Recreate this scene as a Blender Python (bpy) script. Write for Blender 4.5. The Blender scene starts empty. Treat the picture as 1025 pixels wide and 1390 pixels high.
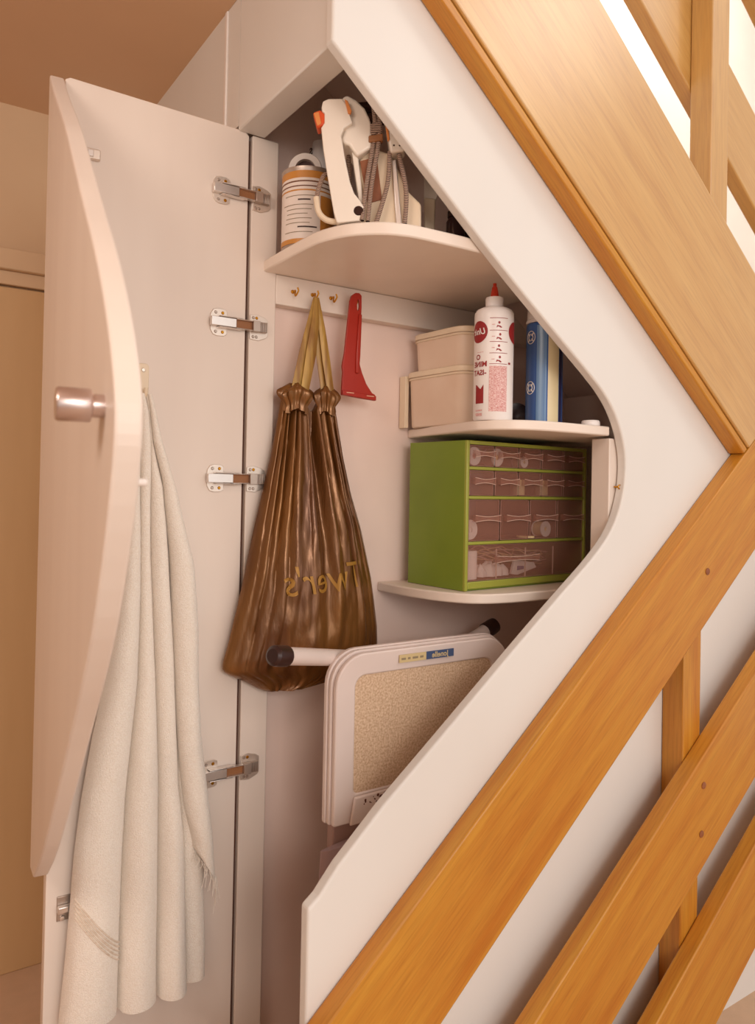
import bpy, bmesh, math, random
from mathutils import Vector, Matrix, noise as mnoise

random.seed(7)
scene = bpy.context.scene
COL = scene.collection

# ------------------------------------------------------------------ camera
cam_d = bpy.data.cameras.new('camera')
cam = bpy.data.objects.new('camera', cam_d)
COL.objects.link(cam)
yaw, pitch, roll = 0.98223309, 0.01214669, 0.01924614
FW = Vector((math.cos(yaw) * math.cos(pitch), math.sin(yaw) * math.cos(pitch), math.sin(pitch)))
R0 = FW.cross(Vector((0, 0, 1))).normalized()
U0 = R0.cross(FW)
RT = R0 * math.cos(roll) + U0 * math.sin(roll)
UP = U0 * math.cos(roll) - R0 * math.sin(roll)
mw = Matrix((RT, UP, -FW)).transposed().to_4x4()
mw.translation = Vector((-0.612, -1.385, 1.25))
cam.matrix_world = mw
cam_d.sensor_fit = 'HORIZONTAL'
cam_d.sensor_width = 36.0
cam_d.lens = 36.0 * 1030.5 / 1025.0
cam_d.shift_y = -45.0 / 1025.0
cam_d.clip_start = 0.05
cam_d.dof.use_dof = True
cam_d.dof.focus_distance = 1.5
cam_d.dof.aperture_fstop = 8.0
scene.camera = cam

# ------------------------------------------------------------------ world, light, exposure
world = bpy.data.worlds.new('world')
scene.world = world
world.use_nodes = True
bgn = world.node_tree.nodes['Background']
bgn.inputs[0].default_value = (1.0, 0.92, 0.87, 1)
bgn.inputs[1].default_value = 0.73


def area(name, loc, target, size, watts, col):
    ld = bpy.data.lights.new(name, 'AREA')
    ld.shape = 'RECTANGLE'
    ld.size, ld.size_y = size
    ld.energy = watts
    ld.color = col
    o = bpy.data.objects.new(name, ld)
    COL.objects.link(o)
    o.location = loc
    d = Vector(target) - Vector(loc)
    o.rotation_euler = d.to_track_quat('-Z', 'Y').to_euler()
    return o


area('studio_softbox', (0.25, -3.6, 1.9), (0.2, -0.1, 1.2), (1.9, 3.0), 22, (1.0, 0.95, 0.90))
area('string_glare_light', (1.9, -2.0, 3.5), (0.6, -0.4, 1.6), (0.8, 0.7), 12, (1.0, 0.90, 0.80))  # unseen light added for the glare on the stair string
area('hall_fill', (-1.5, -1.0, 2.15), (-0.5, -0.2, 1.4), (0.7, 0.7), 16, (1.0, 0.88, 0.78))  # unseen fill added to brighten the header, door leaf and hall
area('camera_side_key', (-0.8, -3.3, 1.95), (0.15, -0.2, 1.1), (1.2, 0.9), 27, (1.0, 0.94, 0.88))  # added second key, lifts the rail tops and the cupboard inside
area('landing_window_light', (1.7, -0.05, 3.7), (1.5, 0.5, 1.6), (1.2, 0.5), 18, (1.0, 0.92, 0.84))

scene.view_settings.view_transform = 'Standard'
scene.view_settings.look = 'None'
scene.view_settings.gamma = 1.0
scene.view_settings.use_curve_mapping = False
scene.view_settings.exposure = 0.0

# ------------------------------------------------------------------ materials


def lin(c):
    out = []
    for v in c:
        v = v / 255.0
        out.append(v / 12.92 if v <= 0.04045 else ((v + 0.055) / 1.055) ** 2.4)
    return (out[0], out[1], out[2], 1.0)


MATS = {}


def mat(name, col, rough=0.5, metal=0.0, col2=None, nscale=8.0, stretch=(1, 1, 1), bump=0.0, bscale=60.0,
        spec=0.5, alpha=1.0, coat=0.0, detail=3.0, transmission=0.0, dist=0.002, sheen=0.0, ramp=(0.35, 0.65), bstretch=None):
    m = bpy.data.materials.new(name)
    m.use_nodes = True
    nt = m.node_tree
    p = nt.nodes['Principled BSDF']
    p.inputs['Roughness'].default_value = rough
    p.inputs['Metallic'].default_value = metal
    p.inputs['Specular IOR Level'].default_value = spec
    p.inputs['Alpha'].default_value = alpha
    p.inputs['Coat Weight'].default_value = coat
    p.inputs['Transmission Weight'].default_value = transmission
    p.inputs['Sheen Weight'].default_value = sheen
    c1 = lin(col)
    c2 = lin(col2) if col2 else tuple(min(1, v * 0.93) for v in c1[:3]) + (1,)
    tc = nt.nodes.new('ShaderNodeTexCoord')
    mp = nt.nodes.new('ShaderNodeMapping')
    mp.inputs['Scale'].default_value = stretch
    nz = nt.nodes.new('ShaderNodeTexNoise')
    nz.inputs['Scale'].default_value = nscale
    nz.inputs['Detail'].default_value = detail
    rp = nt.nodes.new('ShaderNodeValToRGB')
    rp.color_ramp.elements[0].position = ramp[0]
    rp.color_ramp.elements[1].position = ramp[1]
    rp.color_ramp.elements[0].color = c2
    rp.color_ramp.elements[1].color = c1
    nt.links.new(tc.outputs['Object'], mp.inputs['Vector'])
    nt.links.new(mp.outputs['Vector'], nz.inputs['Vector'])
    nt.links.new(nz.outputs['Fac'], rp.inputs['Fac'])
    nt.links.new(rp.outputs['Color'], p.inputs['Base Color'])
    if bump > 0:
        mp2 = nt.nodes.new('ShaderNodeMapping')
        mp2.inputs['Scale'].default_value = bstretch or stretch
        n2 = nt.nodes.new('ShaderNodeTexNoise')
        n2.inputs['Scale'].default_value = bscale
        n2.inputs['Detail'].default_value = 3
        b = nt.nodes.new('ShaderNodeBump')
        b.inputs['Strength'].default_value = bump
        b.inputs['Distance'].default_value = dist
        nt.links.new(tc.outputs['Object'], mp2.inputs['Vector'])
        nt.links.new(mp2.outputs['Vector'], n2.inputs['Vector'])
        nt.links.new(n2.outputs['Fac'], b.inputs['Height'])
        nt.links.new(b.outputs['Normal'], p.inputs['Normal'])
    MATS[name] = m
    return m


def wood(name, c1, c2, c3, rough=0.32, spec=0.5, coat=0.0):
    """varnished pine: long grain along local X, knots and growth streaks"""
    m = bpy.data.materials.new(name)
    m.use_nodes = True
    nt = m.node_tree
    p = nt.nodes['Principled BSDF']
    p.inputs['Roughness'].default_value = rough
    p.inputs['Specular IOR Level'].default_value = spec
    p.inputs['Coat Weight'].default_value = coat
    p.inputs['Coat Roughness'].default_value = 0.34
    tc = nt.nodes.new('ShaderNodeTexCoord')
    mp = nt.nodes.new('ShaderNodeMapping')
    mp.inputs['Scale'].default_value = (1.0, 14, 14)
    nz = nt.nodes.new('ShaderNodeTexNoise')
    nz.inputs['Scale'].default_value = 2.2
    nz.inputs['Detail'].default_value = 6
    nz.inputs['Roughness'].default_value = 0.6
    nz.inputs['Distortion'].default_value = 0.6
    rp = nt.nodes.new('ShaderNodeValToRGB')
    rp.color_ramp.elements[0].position = 0.25
    rp.color_ramp.elements[1].position = 0.75
    rp.color_ramp.elements[0].color = lin(c2)
    rp.color_ramp.elements[1].color = lin(c1)
    mp2 = nt.nodes.new('ShaderNodeMapping')
    mp2.inputs['Scale'].default_value = (4, 90, 90)
    n2 = nt.nodes.new('ShaderNodeTexNoise')
    n2.inputs['Scale'].default_value = 3.0
    n2.inputs['Detail'].default_value = 4
    r2 = nt.nodes.new('ShaderNodeValToRGB')
    r2.color_ramp.elements[0].position = 0.35
    r2.color_ramp.elements[1].position = 0.55
    r2.color_ramp.elements[0].color = lin(c3)
    r2.color_ramp.elements[1].color = (1, 1, 1, 1)
    mx = nt.nodes.new('ShaderNodeMix')
    mx.data_type = 'RGBA'
    mx.blend_type = 'MULTIPLY'
    mx.inputs[0].default_value = 0.18
    vo = nt.nodes.new('ShaderNodeTexVoronoi')
    vo.inputs['Scale'].default_value = 2.3
    mp3 = nt.nodes.new('ShaderNodeMapping')
    mp3.inputs['Scale'].default_value = (1.0, 2.2, 2.2)
    r3 = nt.nodes.new('ShaderNodeValToRGB')
    r3.color_ramp.elements[0].position = 0.03
    r3.color_ramp.elements[1].position = 0.07
    r3.color_ramp.elements[0].color = (0.35, 0.35, 0.35, 1)
    r3.color_ramp.elements[1].color = (0, 0, 0, 1)
    mk = nt.nodes.new('ShaderNodeMix')
    mk.data_type = 'RGBA'
    mk.inputs[7].default_value = lin(c3)
    L = nt.links.new
    L(tc.outputs['Object'], mp.inputs['Vector'])
    L(tc.outputs['Object'], mp2.inputs['Vector'])
    L(tc.outputs['Object'], mp3.inputs['Vector'])
    L(mp.outputs['Vector'], nz.inputs['Vector'])
    L(mp2.outputs['Vector'], n2.inputs['Vector'])
    L(mp3.outputs['Vector'], vo.inputs['Vector'])
    L(nz.outputs['Fac'], rp.inputs['Fac'])
    L(n2.outputs['Fac'], r2.inputs['Fac'])
    L(vo.outputs['Distance'], r3.inputs['Fac'])
    L(rp.outputs['Color'], mx.inputs[6])
    L(r2.outputs['Color'], mx.inputs[7])
    L(r3.outputs['Color'], mk.inputs[0])
    L(mx.outputs[2], mk.inputs[6])
    L(mk.outputs[2], p.inputs['Base Color'])
    b = nt.nodes.new('ShaderNodeBump')
    b.inputs['Strength'].default_value = 0.12
    b.inputs['Distance'].default_value = 0.001
    L(n2.outputs['Fac'], b.inputs['Height'])
    L(b.outputs['Normal'], p.inputs['Normal'])
    MATS[name] = m
    return m


def stripes(name, c1, c2, freq, rough=0.7, axis=2, diag=0.0):
    """braided cord / woven band: alternating bands along one axis"""
    m = bpy.data.materials.new(name)
    m.use_nodes = True
    nt = m.node_tree
    p = nt.nodes['Principled BSDF']
    p.inputs['Roughness'].default_value = rough
    tc = nt.nodes.new('ShaderNodeTexCoord')
    mp = nt.nodes.new('ShaderNodeMapping')
    rot = [0, 0, 0]
    rot[0] = diag
    mp.inputs['Rotation'].default_value = rot
    wv = nt.nodes.new('ShaderNodeTexWave')
    wv.bands_direction = 'XYZ'[axis]
    wv.inputs['Scale'].default_value = freq
    wv.inputs['Distortion'].default_value = 1.5
    wv.inputs['Detail'].default_value = 1
    rp = nt.nodes.new('ShaderNodeValToRGB')
    rp.color_ramp.elements[0].position = 0.4
    rp.color_ramp.elements[1].position = 0.6
    rp.color_ramp.elements[0].color = lin(c1)
    rp.color_ramp.elements[1].color = lin(c2)
    L = nt.links.new
    L(tc.outputs['Object'], mp.inputs['Vector'])
    L(mp.outputs['Vector'], wv.inputs['Vector'])
    L(wv.outputs['Fac'], rp.inputs['Fac'])
    L(rp.outputs['Color'], p.inputs['Base Color'])
    MATS[name] = m
    return m


mat('white_paint', (230, 226, 221), 0.42, col2=(226, 221, 215), nscale=3, bump=0.05, bscale=40, stretch=(1, 1, 0.5), dist=0.001)
mat('door_paint', (232, 218, 206), 0.45, col2=(227, 212, 200), nscale=4, bump=0.06, bscale=55, stretch=(2, 2, 0.4), dist=0.001)
mat('edge_paint', (239, 229, 222), 0.45, nscale=30, bump=0.25, bscale=140, dist=0.0015)
mat('shelf_paint', (240, 224, 210), 0.4, nscale=6, bump=0.05, bscale=60, dist=0.001)
mat('inner_wall', (242, 218, 206), 0.7, col2=(236, 211, 199), nscale=5, bump=0.08, bscale=90, dist=0.001)
mat('hall_wall', (214, 184, 150), 0.8, col2=(209, 178, 144), nscale=3, bump=0.06, bscale=70, dist=0.001)
mat('hall_ceiling', (226, 190, 156), 0.9, nscale=2, bump=0.05, bscale=60, dist=0.001)
mat('hall_door', (205, 168, 122), 0.5, col2=(200, 162, 116), nscale=4, stretch=(3, 3, 0.4))
mat('stair_wall', (247, 240, 230), 0.8, nscale=3)
mat('floor_mat', (206, 172, 142), 0.7, nscale=20, bump=0.3, bscale=300)
wood('pine', (206, 148, 52), (184, 110, 28), (140, 76, 20), 0.36)
wood('pine_lit', (212, 166, 92), (196, 142, 66), (168, 108, 48), 0.36, 0.9, 0.8)  # the same pine, paler because the upper flight's light is put into its colour
mat('chrome', (232, 224, 218), 0.3, 0.85, nscale=30)
mat('steel_dull', (190, 174, 162), 0.4, 0.8, nscale=60, bump=0.1, bscale=200)
mat('zinc_plate', (232, 218, 205), 0.35, 0.75, nscale=40)
mat('brass', (200, 140, 40), 0.3, 0.9, nscale=40)
mat('brown_shadow_gap', (88, 46, 28), 0.8)
mat('satin_knob', (214, 196, 190), 0.3, 0.85, nscale=40)
mat('terry', (252, 243, 232), 0.95, col2=(244, 232, 218), nscale=420, bump=0.65, bscale=520, dist=0.004, sheen=0.3, spec=0.1)
mat('towel_band', (233, 218, 202), 0.9, col2=(214, 194, 174), nscale=40, stretch=(1, 1, 12), bump=0.5, bscale=60, spec=0.1)
mat('bag_plastic', (138, 92, 44), 0.28, 0.45, col2=(98, 58, 26), nscale=5, stretch=(3, 3, 0.7), bump=0.35, bscale=26, dist=0.006, spec=0.7,
    bstretch=(2.5, 2.5, 0.6))
mat('bag_strap', (186, 148, 74), 0.4, 0.15, col2=(140, 98, 44), nscale=6, stretch=(12, 12, 1.2))
mat('bag_print', (170, 122, 48), 0.45, 0.2, nscale=30)
mat('red_plastic', (168, 38, 20), 0.35, nscale=8, spec=0.5)
mat('slot_light', (226, 180, 150), 0.5)
mat('tub_plastic', (244, 220, 198), 0.32, col2=(236, 208, 184), nscale=7, alpha=0.9, spec=0.5)
mat('tub_lid', (236, 216, 188), 0.4, nscale=10)
mat('bottle_white', (240, 232, 228), 0.35, nscale=8)
mat('ink_red', (150, 34, 36), 0.5, nscale=20)
mat('ink_pink', (196, 120, 116), 0.6, nscale=300, stretch=(1, 1, 3), col2=(232, 205, 200))
mat('nozzle_red', (200, 52, 22), 0.35, nscale=10)
mat('can_blue', (62, 104, 168), 0.3, col2=(44, 82, 150), nscale=6, stretch=(14, 14, 0.2), spec=0.6)
mat('can_lightblue', (130, 162, 196), 0.3, col2=(98, 134, 180), nscale=8, stretch=(16, 16, 0.2))
mat('can_cream', (232, 214, 170), 0.35, nscale=6)
mat('can_navy', (44, 40, 78), 0.4, nscale=6)
mat('green_enamel', (130, 150, 48), 0.38, col2=(122, 142, 44), nscale=6, spec=0.5)
mat('green_light', (160, 164, 66), 0.35, nscale=6)
mat('drawer_clear', (196, 138, 118), 0.12, col2=(186, 126, 106), nscale=5, alpha=0.26, spec=0.7)
mat('tray_clear', (190, 140, 122), 0.15, nscale=5, alpha=0.14, spec=0.6)
mat('drawer_rib', (238, 212, 196), 0.2, nscale=20, alpha=0.8, spec=0.7)
mat('drawer_edge', (196, 150, 134), 0.25, nscale=20, alpha=0.6, spec=0.7)
mat('thread_pink', (206, 160, 150), 0.7, nscale=60)
mat('thread_cream', (226, 200, 150), 0.7, nscale=60)
mat('paper_white', (240, 230, 222), 0.7, nscale=20)
mat('ink_blue', (80, 90, 140), 0.5)
mat('stool_enamel', (230, 212, 204), 0.35, nscale=6, spec=0.5)
mat('stool_mat', (228, 200, 170), 0.85, col2=(196, 160, 128), nscale=260, bump=0.6, bscale=420, dist=0.002, detail=4)
mat('rust', (110, 60, 44), 0.8, nscale=60)
mat('seat_vinyl', (172, 146, 146), 0.55, col2=(160, 134, 134), nscale=5, bump=0.2, bscale=12, dist=0.008)
mat('grey_panel', (172, 138, 128), 0.6, nscale=6)
mat('rubber_black', (52, 26, 22), 0.35, nscale=20, spec=0.5)
mat('label_cream', (214, 190, 140), 0.5, nscale=20)
mat('label_blue', (66, 84, 120), 0.5, nscale=20)
mat('label_ink', (150, 132, 104), 0.5)
mat('iron_white', (240, 228, 214), 0.32, nscale=6, spec=0.5)
mat('iron_cream', (226, 204, 176), 0.35, nscale=6)
mat('orange_plastic', (220, 84, 36), 0.35, nscale=12)
mat('orange_label', (226, 140, 74), 0.4, nscale=12)
mat('brown_label', (150, 88, 50), 0.5, col2=(128, 70, 38), nscale=30)
mat('tan_band', (150, 98, 58), 0.6, nscale=30)
stripes('cord_braid', (56, 32, 28), (190, 160, 140), 105, 0.8)
mat('hose_brown', (70, 38, 30), 0.5, nscale=30)
mat('dark_glass', (50, 26, 26), 0.12, nscale=6, spec=0.8)
mat('dark_lid', (60, 36, 30), 0.3, 0.6, nscale=20)
mat('can_label', (236, 222, 212), 0.45, nscale=8)
mat('can_orange', (206, 140, 64), 0.4, nscale=10)
mat('can_brown_ink', (120, 76, 50), 0.5)
mat('print_dark', (66, 44, 40), 0.6)

# ------------------------------------------------------------------ object helpers
ORG = {}


def setp(o, label=None, cat=None, group=None, kind=None):
    if label:
        o['label'] = label
    if cat:
        o['category'] = cat
    if group:
        o['group'] = group
    if kind:
        o['kind'] = kind
    return o


def thing(name, label, cat, loc, group=None):
    o = bpy.data.objects.new(name, None)
    o.empty_display_size = 0.05
    COL.objects.link(o)
    o.location = loc
    ORG[o.name] = Vector(loc)
    return setp(o, label, cat, group)


class B:
    """collects geometry in world coordinates, links it as one mesh object"""

    def __init__(s):
        s.v = []
        s.f = []

    def add(s, vs, fs):
        n = len(s.v)
        s.v += [Vector(v) for v in vs]
        s.f += [tuple(i + n for i in f) for f in fs]
        return s

    def box(s, a, b):
        x0, y0, z0 = a
        x1, y1, z1 = b
        return s.add([(x0, y0, z0), (x1, y0, z0), (x1, y1, z0), (x0, y1, z0), (x0, y0, z1), (x1, y0, z1), (x1, y1, z1), (x0, y1, z1)],
                     [(3, 2, 1, 0), (4, 5, 6, 7), (0, 1, 5, 4), (1, 2, 6, 5), (2, 3, 7, 6), (3, 0, 4, 7)])

    def frame_box(s, o, ax, ay, az, a, b):
        """box in a local frame given by origin and three axes"""
        n = len(s.v)
        s.box(a, b)
        for i in range(n, len(s.v)):
            p = s.v[i]
            s.v[i] = o + ax * p.x + ay * p.y + az * p.z
        return s

    def prism(s, o, ax, ay, az, poly, d0, d1):
        """2-D polygon in (ax, ay), extruded along az from d0 to d1"""
        n = len(poly)
        vs = [o + ax * p[0] + ay * p[1] + az * d0 for p in poly] + [o + ax * p[0] + ay * p[1] + az * d1 for p in poly]
        fs = [tuple(range(n))[::-1], tuple(range(n, 2 * n))]
        fs += [(i, (i + 1) % n, (i + 1) % n + n, i + n) for i in range(n)]
        return s.add(vs, fs)

    def tube(s, path, r, n=10, cap=True, closed=False):
        path = [Vector(p) for p in path]
        m = len(path)
        rr = r if isinstance(r, (list, tuple)) else [r] * m
        t0 = (path[1] - path[0]).normalized()
        ref = Vector((0, 0, 1)) if abs(t0.z) < 0.9 else Vector((1, 0, 0))
        nx = t0.cross(ref).normalized()
        vs = []
        for i, p in enumerate(path):
            if closed:
                t = (path[(i + 1) % m] - path[i - 1]).normalized()
            else:
                t = (path[min(i + 1, m - 1)] - path[max(i - 1, 0)]).normalized()
            nx = (nx - t * nx.dot(t)).normalized()
            ny = t.cross(nx)
            for k in range(n):
                a = 2 * math.pi * k / n
                vs.append(p + (nx * math.cos(a) + ny * math.sin(a)) * rr[i])
        fs = []
        for i in range(m if closed else m - 1):
            j = (i + 1) % m
            for k in range(n):
                fs.append((i * n + k, i * n + (k + 1) % n, j * n + (k + 1) % n, j * n + k))
        if cap and not closed:
            fs.append(tuple(range(n))[::-1])
            fs.append(tuple(range((m - 1) * n, m * n)))
        return s.add(vs, fs)

    def lathe(s, o, prof, n=32, ax=Vector((1, 0, 0)), ay=Vector((0, 1, 0)), az=Vector((0, 0, 1)), sx=1.0, sy=1.0, a0=0.0, a1=None):
        """profile of (radius, height) turned about az; a0..a1 gives an open sector"""
        full = a1 is None
        cnt = n if full else n + 1
        vs = []
        for r, h in prof:
            for k in range(cnt):
                a = 2 * math.pi * k / n if full else a0 + (a1 - a0) * k / n
                vs.append(o + ax * (r * math.cos(a) * sx) + ay * (r * math.sin(a) * sy) + az * h)
        fs = []
        for i in range(len(prof) - 1):
            for k in range(n):
                k2 = (k + 1) % n if full else k + 1
                fs.append((i * cnt + k, i * cnt + k2, (i + 1) * cnt + k2, (i + 1) * cnt + k))
        if full:
            if prof[0][0] > 1e-6:
                fs.append(tuple(range(n))[::-1])
            if prof[-1][0] > 1e-6:
                fs.append(tuple(range((len(prof) - 1) * n, len(prof) * n)))
        return s.add(vs, fs)

    def build(s, name, m, parent=None, bevel=0.0, seg=2, smooth=True, ang=35, origin=None, sub=0, fix=True):
        me = bpy.data.meshes.new(name)
        if parent is not None:
            off = ORG[parent.name]
        elif origin is not None:
            off = Vector(origin)
        else:
            xs = [v.x for v in s.v]
            ys = [v.y for v in s.v]
            zs = [v.z for v in s.v]
            off = Vector(((min(xs) + max(xs)) / 2, (min(ys) + max(ys)) / 2, min(zs)))
        me.from_pydata([v - off for v in s.v], [], s.f)
        if fix:
            bm = bmesh.new()
            bm.from_mesh(me)
            bmesh.ops.remove_doubles(bm, verts=bm.verts, dist=1e-6)
            bmesh.ops.recalc_face_normals(bm, faces=bm.faces)
            bm.to_mesh(me)
            bm.free()
        me.update()
        me.materials.append(MATS[m])
        o = bpy.data.objects.new(name, me)
        COL.objects.link(o)
        if parent is not None:
            o.parent = parent
            ORG[o.name] = off
        else:
            o.location = off
            ORG[o.name] = off
        if smooth:
            for p in me.polygons:
                p.use_smooth = True
            me.set_sharp_from_angle(angle=math.radians(ang))
        if bevel > 0:
            bv = o.modifiers.new('bevel', 'BEVEL')
            bv.width = bevel
            bv.segments = seg
            bv.limit_method = 'ANGLE'
            bv.angle_limit = math.radians(40)
            bv.harden_normals = False
        if sub:
            sb = o.modifiers.new('sub', 'SUBSURF')
            sb.levels = sb.render_levels = sub
        return o


X, Y, Z = Vector((1, 0, 0)), Vector((0, 1, 0)), Vector((0, 0, 1))


def struct(o):
    o['kind'] = 'structure'
    return o


def board(name, m, centre, length, height, depth, angle, parent=None, bevel=0.004):
    """plank with its length along local X, turned in the XZ plane: the grain follows it"""
    b = B().box((-length / 2, -depth / 2, -height / 2), (length / 2, depth / 2, height / 2))
    me_o = b.build(name, m, None, bevel=bevel, origin=(0, 0, 0))
    c = Vector(centre)
    if parent is not None:
        me_o.parent = parent
        me_o.location = c - ORG[parent.name]
    else:
        me_o.location = c
    ORG[me_o.name] = c
    me_o.rotation_euler = (0, -angle, 0)
    return me_o


def smooth_poly(pts, steps=4, closed=False):
    """Catmull-Rom through points"""
    pts = [tuple(p) for p in pts]
    out = []
    n = len(pts)
    rng = range(n) if closed else range(n - 1)
    for i in rng:
        p1, p2 = pts[i], pts[(i + 1) % n]
        p0 = pts[i - 1] if (closed or i > 0) else p1
        p3 = pts[(i + 2) % n] if (closed or i + 2 < n) else p2
        for k in range(steps):
            t = k / steps
            out.append(tuple(0.5 * ((2 * b) + (c - a) * t + (2 * a - 5 * b + 4 * c - d) * t * t + (3 * b - a - 3 * c + d) * t ** 3)
                             for a, b, c, d in zip(p0, p1, p2, p3)))
    if not closed:
        out.append(pts[-1])
    return out


def lerp_table(tab, z):
    """rows sorted by falling first value"""
    if z >= tab[0][0]:
        return tab[0][1:]
    for a, b in zip(tab, tab[1:]):
        if a[0] >= z >= b[0]:
            t = (a[0] - z) / (a[0] - b[0])
            return tuple(p + (q - p) * t for p, q in zip(a[1:], b[1:]))
    return tab[-1][1:]


def text2d(s, size, shear=0.0, thick=0.0):
    """flat text outline as (verts, faces), centred; thick fattens the strokes"""
    cu = bpy.data.curves.new('t', 'FONT')
    cu.body = s
    cu.size = size
    cu.shear = shear
    cu.offset = thick
    cu.align_x = 'CENTER'
    cu.align_y = 'CENTER'
    cu.resolution_u = 3
    o = bpy.data.objects.new('t', cu)
    COL.objects.link(o)
    dg = bpy.context.evaluated_depsgraph_get()
    me = bpy.data.meshes.new_from_object(o.evaluated_get(dg))
    vs = [v.co.copy() for v in me.vertices]
    fs = [tuple(p.vertices) for p in me.polygons]
    bpy.data.objects.remove(o)
    bpy.data.curves.remove(cu)
    bpy.data.meshes.remove(me)
    return vs, fs


# ================================================================== SETTING
YF = -0.375          # front face of the stair wall with the cut-out
# hall and stairwell shell
struct(B().box((-3.2, -4.5, -0.05), (3.2, 1.0, 0.0)).build('floor', 'floor_mat'))
struct(B().box((-3.2, -3.0, 2.212), (-0.03, 0.85, 2.29)).build('ceiling', 'hall_ceiling'))
struct(B().box((-3.2, 0.752, 0.0), (-0.03, 0.85, 2.212)).build('wall_end', 'hall_wall'))
struct(B().box((-3.28, -3.0, 0.0), (-3.2, 0.85, 2.3)).build('wall_left', 'hall_wall'))
struct(B().box((-0.03, 0.55, 0.0), (3.2, 0.63, 4.4)).build('wall_stairwell', 'stair_wall'))
struct(B().box((3.2, -1.2, 0.0), (3.28, 0.63, 4.4)).build('wall_right', 'stair_wall'))

# passage wall over the cupboard doorway: header beam and the wall running on behind the door
hb = B()
hb.box((-0.03, -0.352, 1.943), (0.027, 0.002, 2.75))
hd = hb.build('wall_header', 'white_paint', bevel=0.003)
struct(hd)
struct(B().box((-0.03, 0.072, 0.0), (0.027, 0.55, 4.4)).build('wall_passage', 'white_paint'))
struct(B().box((-0.0295, 0.0225, 0.0), (0.0, 0.072, 1.953)).box((-0.0295, 0.002, 1.953), (0.0, 0.072, 4.4)).build('wall_jamb_back', 'white_paint', smooth=False))
struct(B().box((-0.033, 0.064, 1.9), (-0.028, 0.076, 2.212)).build('trim_1', 'edge_paint', bevel=0.002))

# far door in the hall with its casing
d1 = struct(B().box((-1.05, 0.738, 0.0), (-0.20, 0.752, 1.742)).build('door_1', 'hall_door', bevel=0.002))
tr = B()
tr.box((-1.15, 0.712, 1.782), (-0.10, 0.752, 1.835))
struct(tr.build('trim_2', 'hall_wall', bevel=0.003))
struct(B().box((-1.15, 0.730, 1.747), (-0.10, 0.752, 1.782)).build('trim_3', 'hall_wall', bevel=0.002))

# wall in the plane of the stairs with the curved cut-out (a sideways V with a rounded tip)
cut = [(-0.037, 1.938), (0.059, 1.860), (0.182, 1.762), (0.319, 1.655), (0.443, 1.565), (0.553, 1.487), (0.605, 1.446), (0.640, 1.405),
       (0.664, 1.355), (0.673, 1.301), (0.663, 1.236), (0.632, 1.174), (0.575, 1.118), (0.485, 1.050), (0.372, 0.963), (0.204, 0.831),
       (0.085, 0.738), (0.003, 0.664), (-0.030, 0.626), (-0.049, 0.612)]
sm = [cut[0]] + smooth_poly(cut[1:17], 4) + cut[17:]
outer = [(-0.049, 0.296), (1.356, 1.446), (-0.037, 2.52)]
poly = sm + outer
struct(B().prism(Vector((0, 0, 0)), X, Z, Y, poly, YF, -0.352).build('wall_front', 'white_paint', bevel=0.0045, seg=3, smooth=False))

# recessed spandrel wall below the handrail
struct(B().prism(Vector((0, 0, 0)), X, Z, Y, [(-0.049, 0.0), (2.6, 0.0), (2.6, 1.3), (1.40, 1.40), (-0.049, 0.240)], -0.321, -0.304).build('wall_spandrel', 'white_paint', smooth=False))

# inside of the cupboard
struct(B().prism(Vector((0, 0, 0)), X, Z, Y, [(0.0, 0.0), (0.95, 0.0), (0.95, 1.52), (0.16, 2.15), (0.11, 2.19), (0.0, 2.19)], 0.03, 0.06).build('wall_back', 'inner_wall', smooth=False))
struct(B().box((0.93, -0.352, 0.0), (0.96, 0.03, 1.5)).build('wall_cupboard_side', 'inner_wall'))
# sloping underside of the upper flight
sl = [(0.027, 2.165), (0.11, 2.165), (0.16, 2.12), (0.95, 1.50), (0.95, 1.56), (0.16, 2.19), (0.11, 2.22), (0.027, 2.22)]
struct(B().prism(Vector((0, 0, 0)), X, Z, Y, sl, -0.352, 0.03).build('ceiling_slope', 'inner_wall', smooth=False))
# jamb strip with the hinges, batten with the hooks
struct(B().box((0.001, 0.0, 0.0), (0.058, 0.03, 1.9425)).build('trim_4', 'door_paint', bevel=0.002))
struct(B().box((0.058, 0.0, 1.617), (0.93, 0.03, 1.677)).build('trim_5', 'door_paint', bevel=0.002))
struct(B().box((0.652, -0.350, 0.96), (0.690, -0.303, 1.362)).build('trim_6', 'door_paint', bevel=0.002))

# ================================================================== STAIRS
aU = math.atan(-0.79)
st = thing('stair_string', 'wide pine stair string descending above the cupboard cut-out', 'stair string', (1.0, -0.396, 1.5))


def line_board(name, m, x0, x1, zb, zt_h, slope, y0, y1, parent, bevel=0.004):
    """board whose lower edge follows z = zb(x) = zb[1] + slope*(x - zb[0]) and whose vertical height is zt_h"""
    ang = math.atan(slope)
    h = zt_h * math.cos(ang)
    L = (x1 - x0) / math.cos(ang)
    xm = (x0 + x1) / 2
    zl = zb[1] + slope * (xm - zb[0])
    n = Vector((-math.sin(ang), 0, math.cos(ang)))
    c = Vector((xm, (y0 + y1) / 2, zl)) + n * (h / 2)
    return board(name, m, c, L, h, y1 - y0, ang, parent, bevel)




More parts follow.
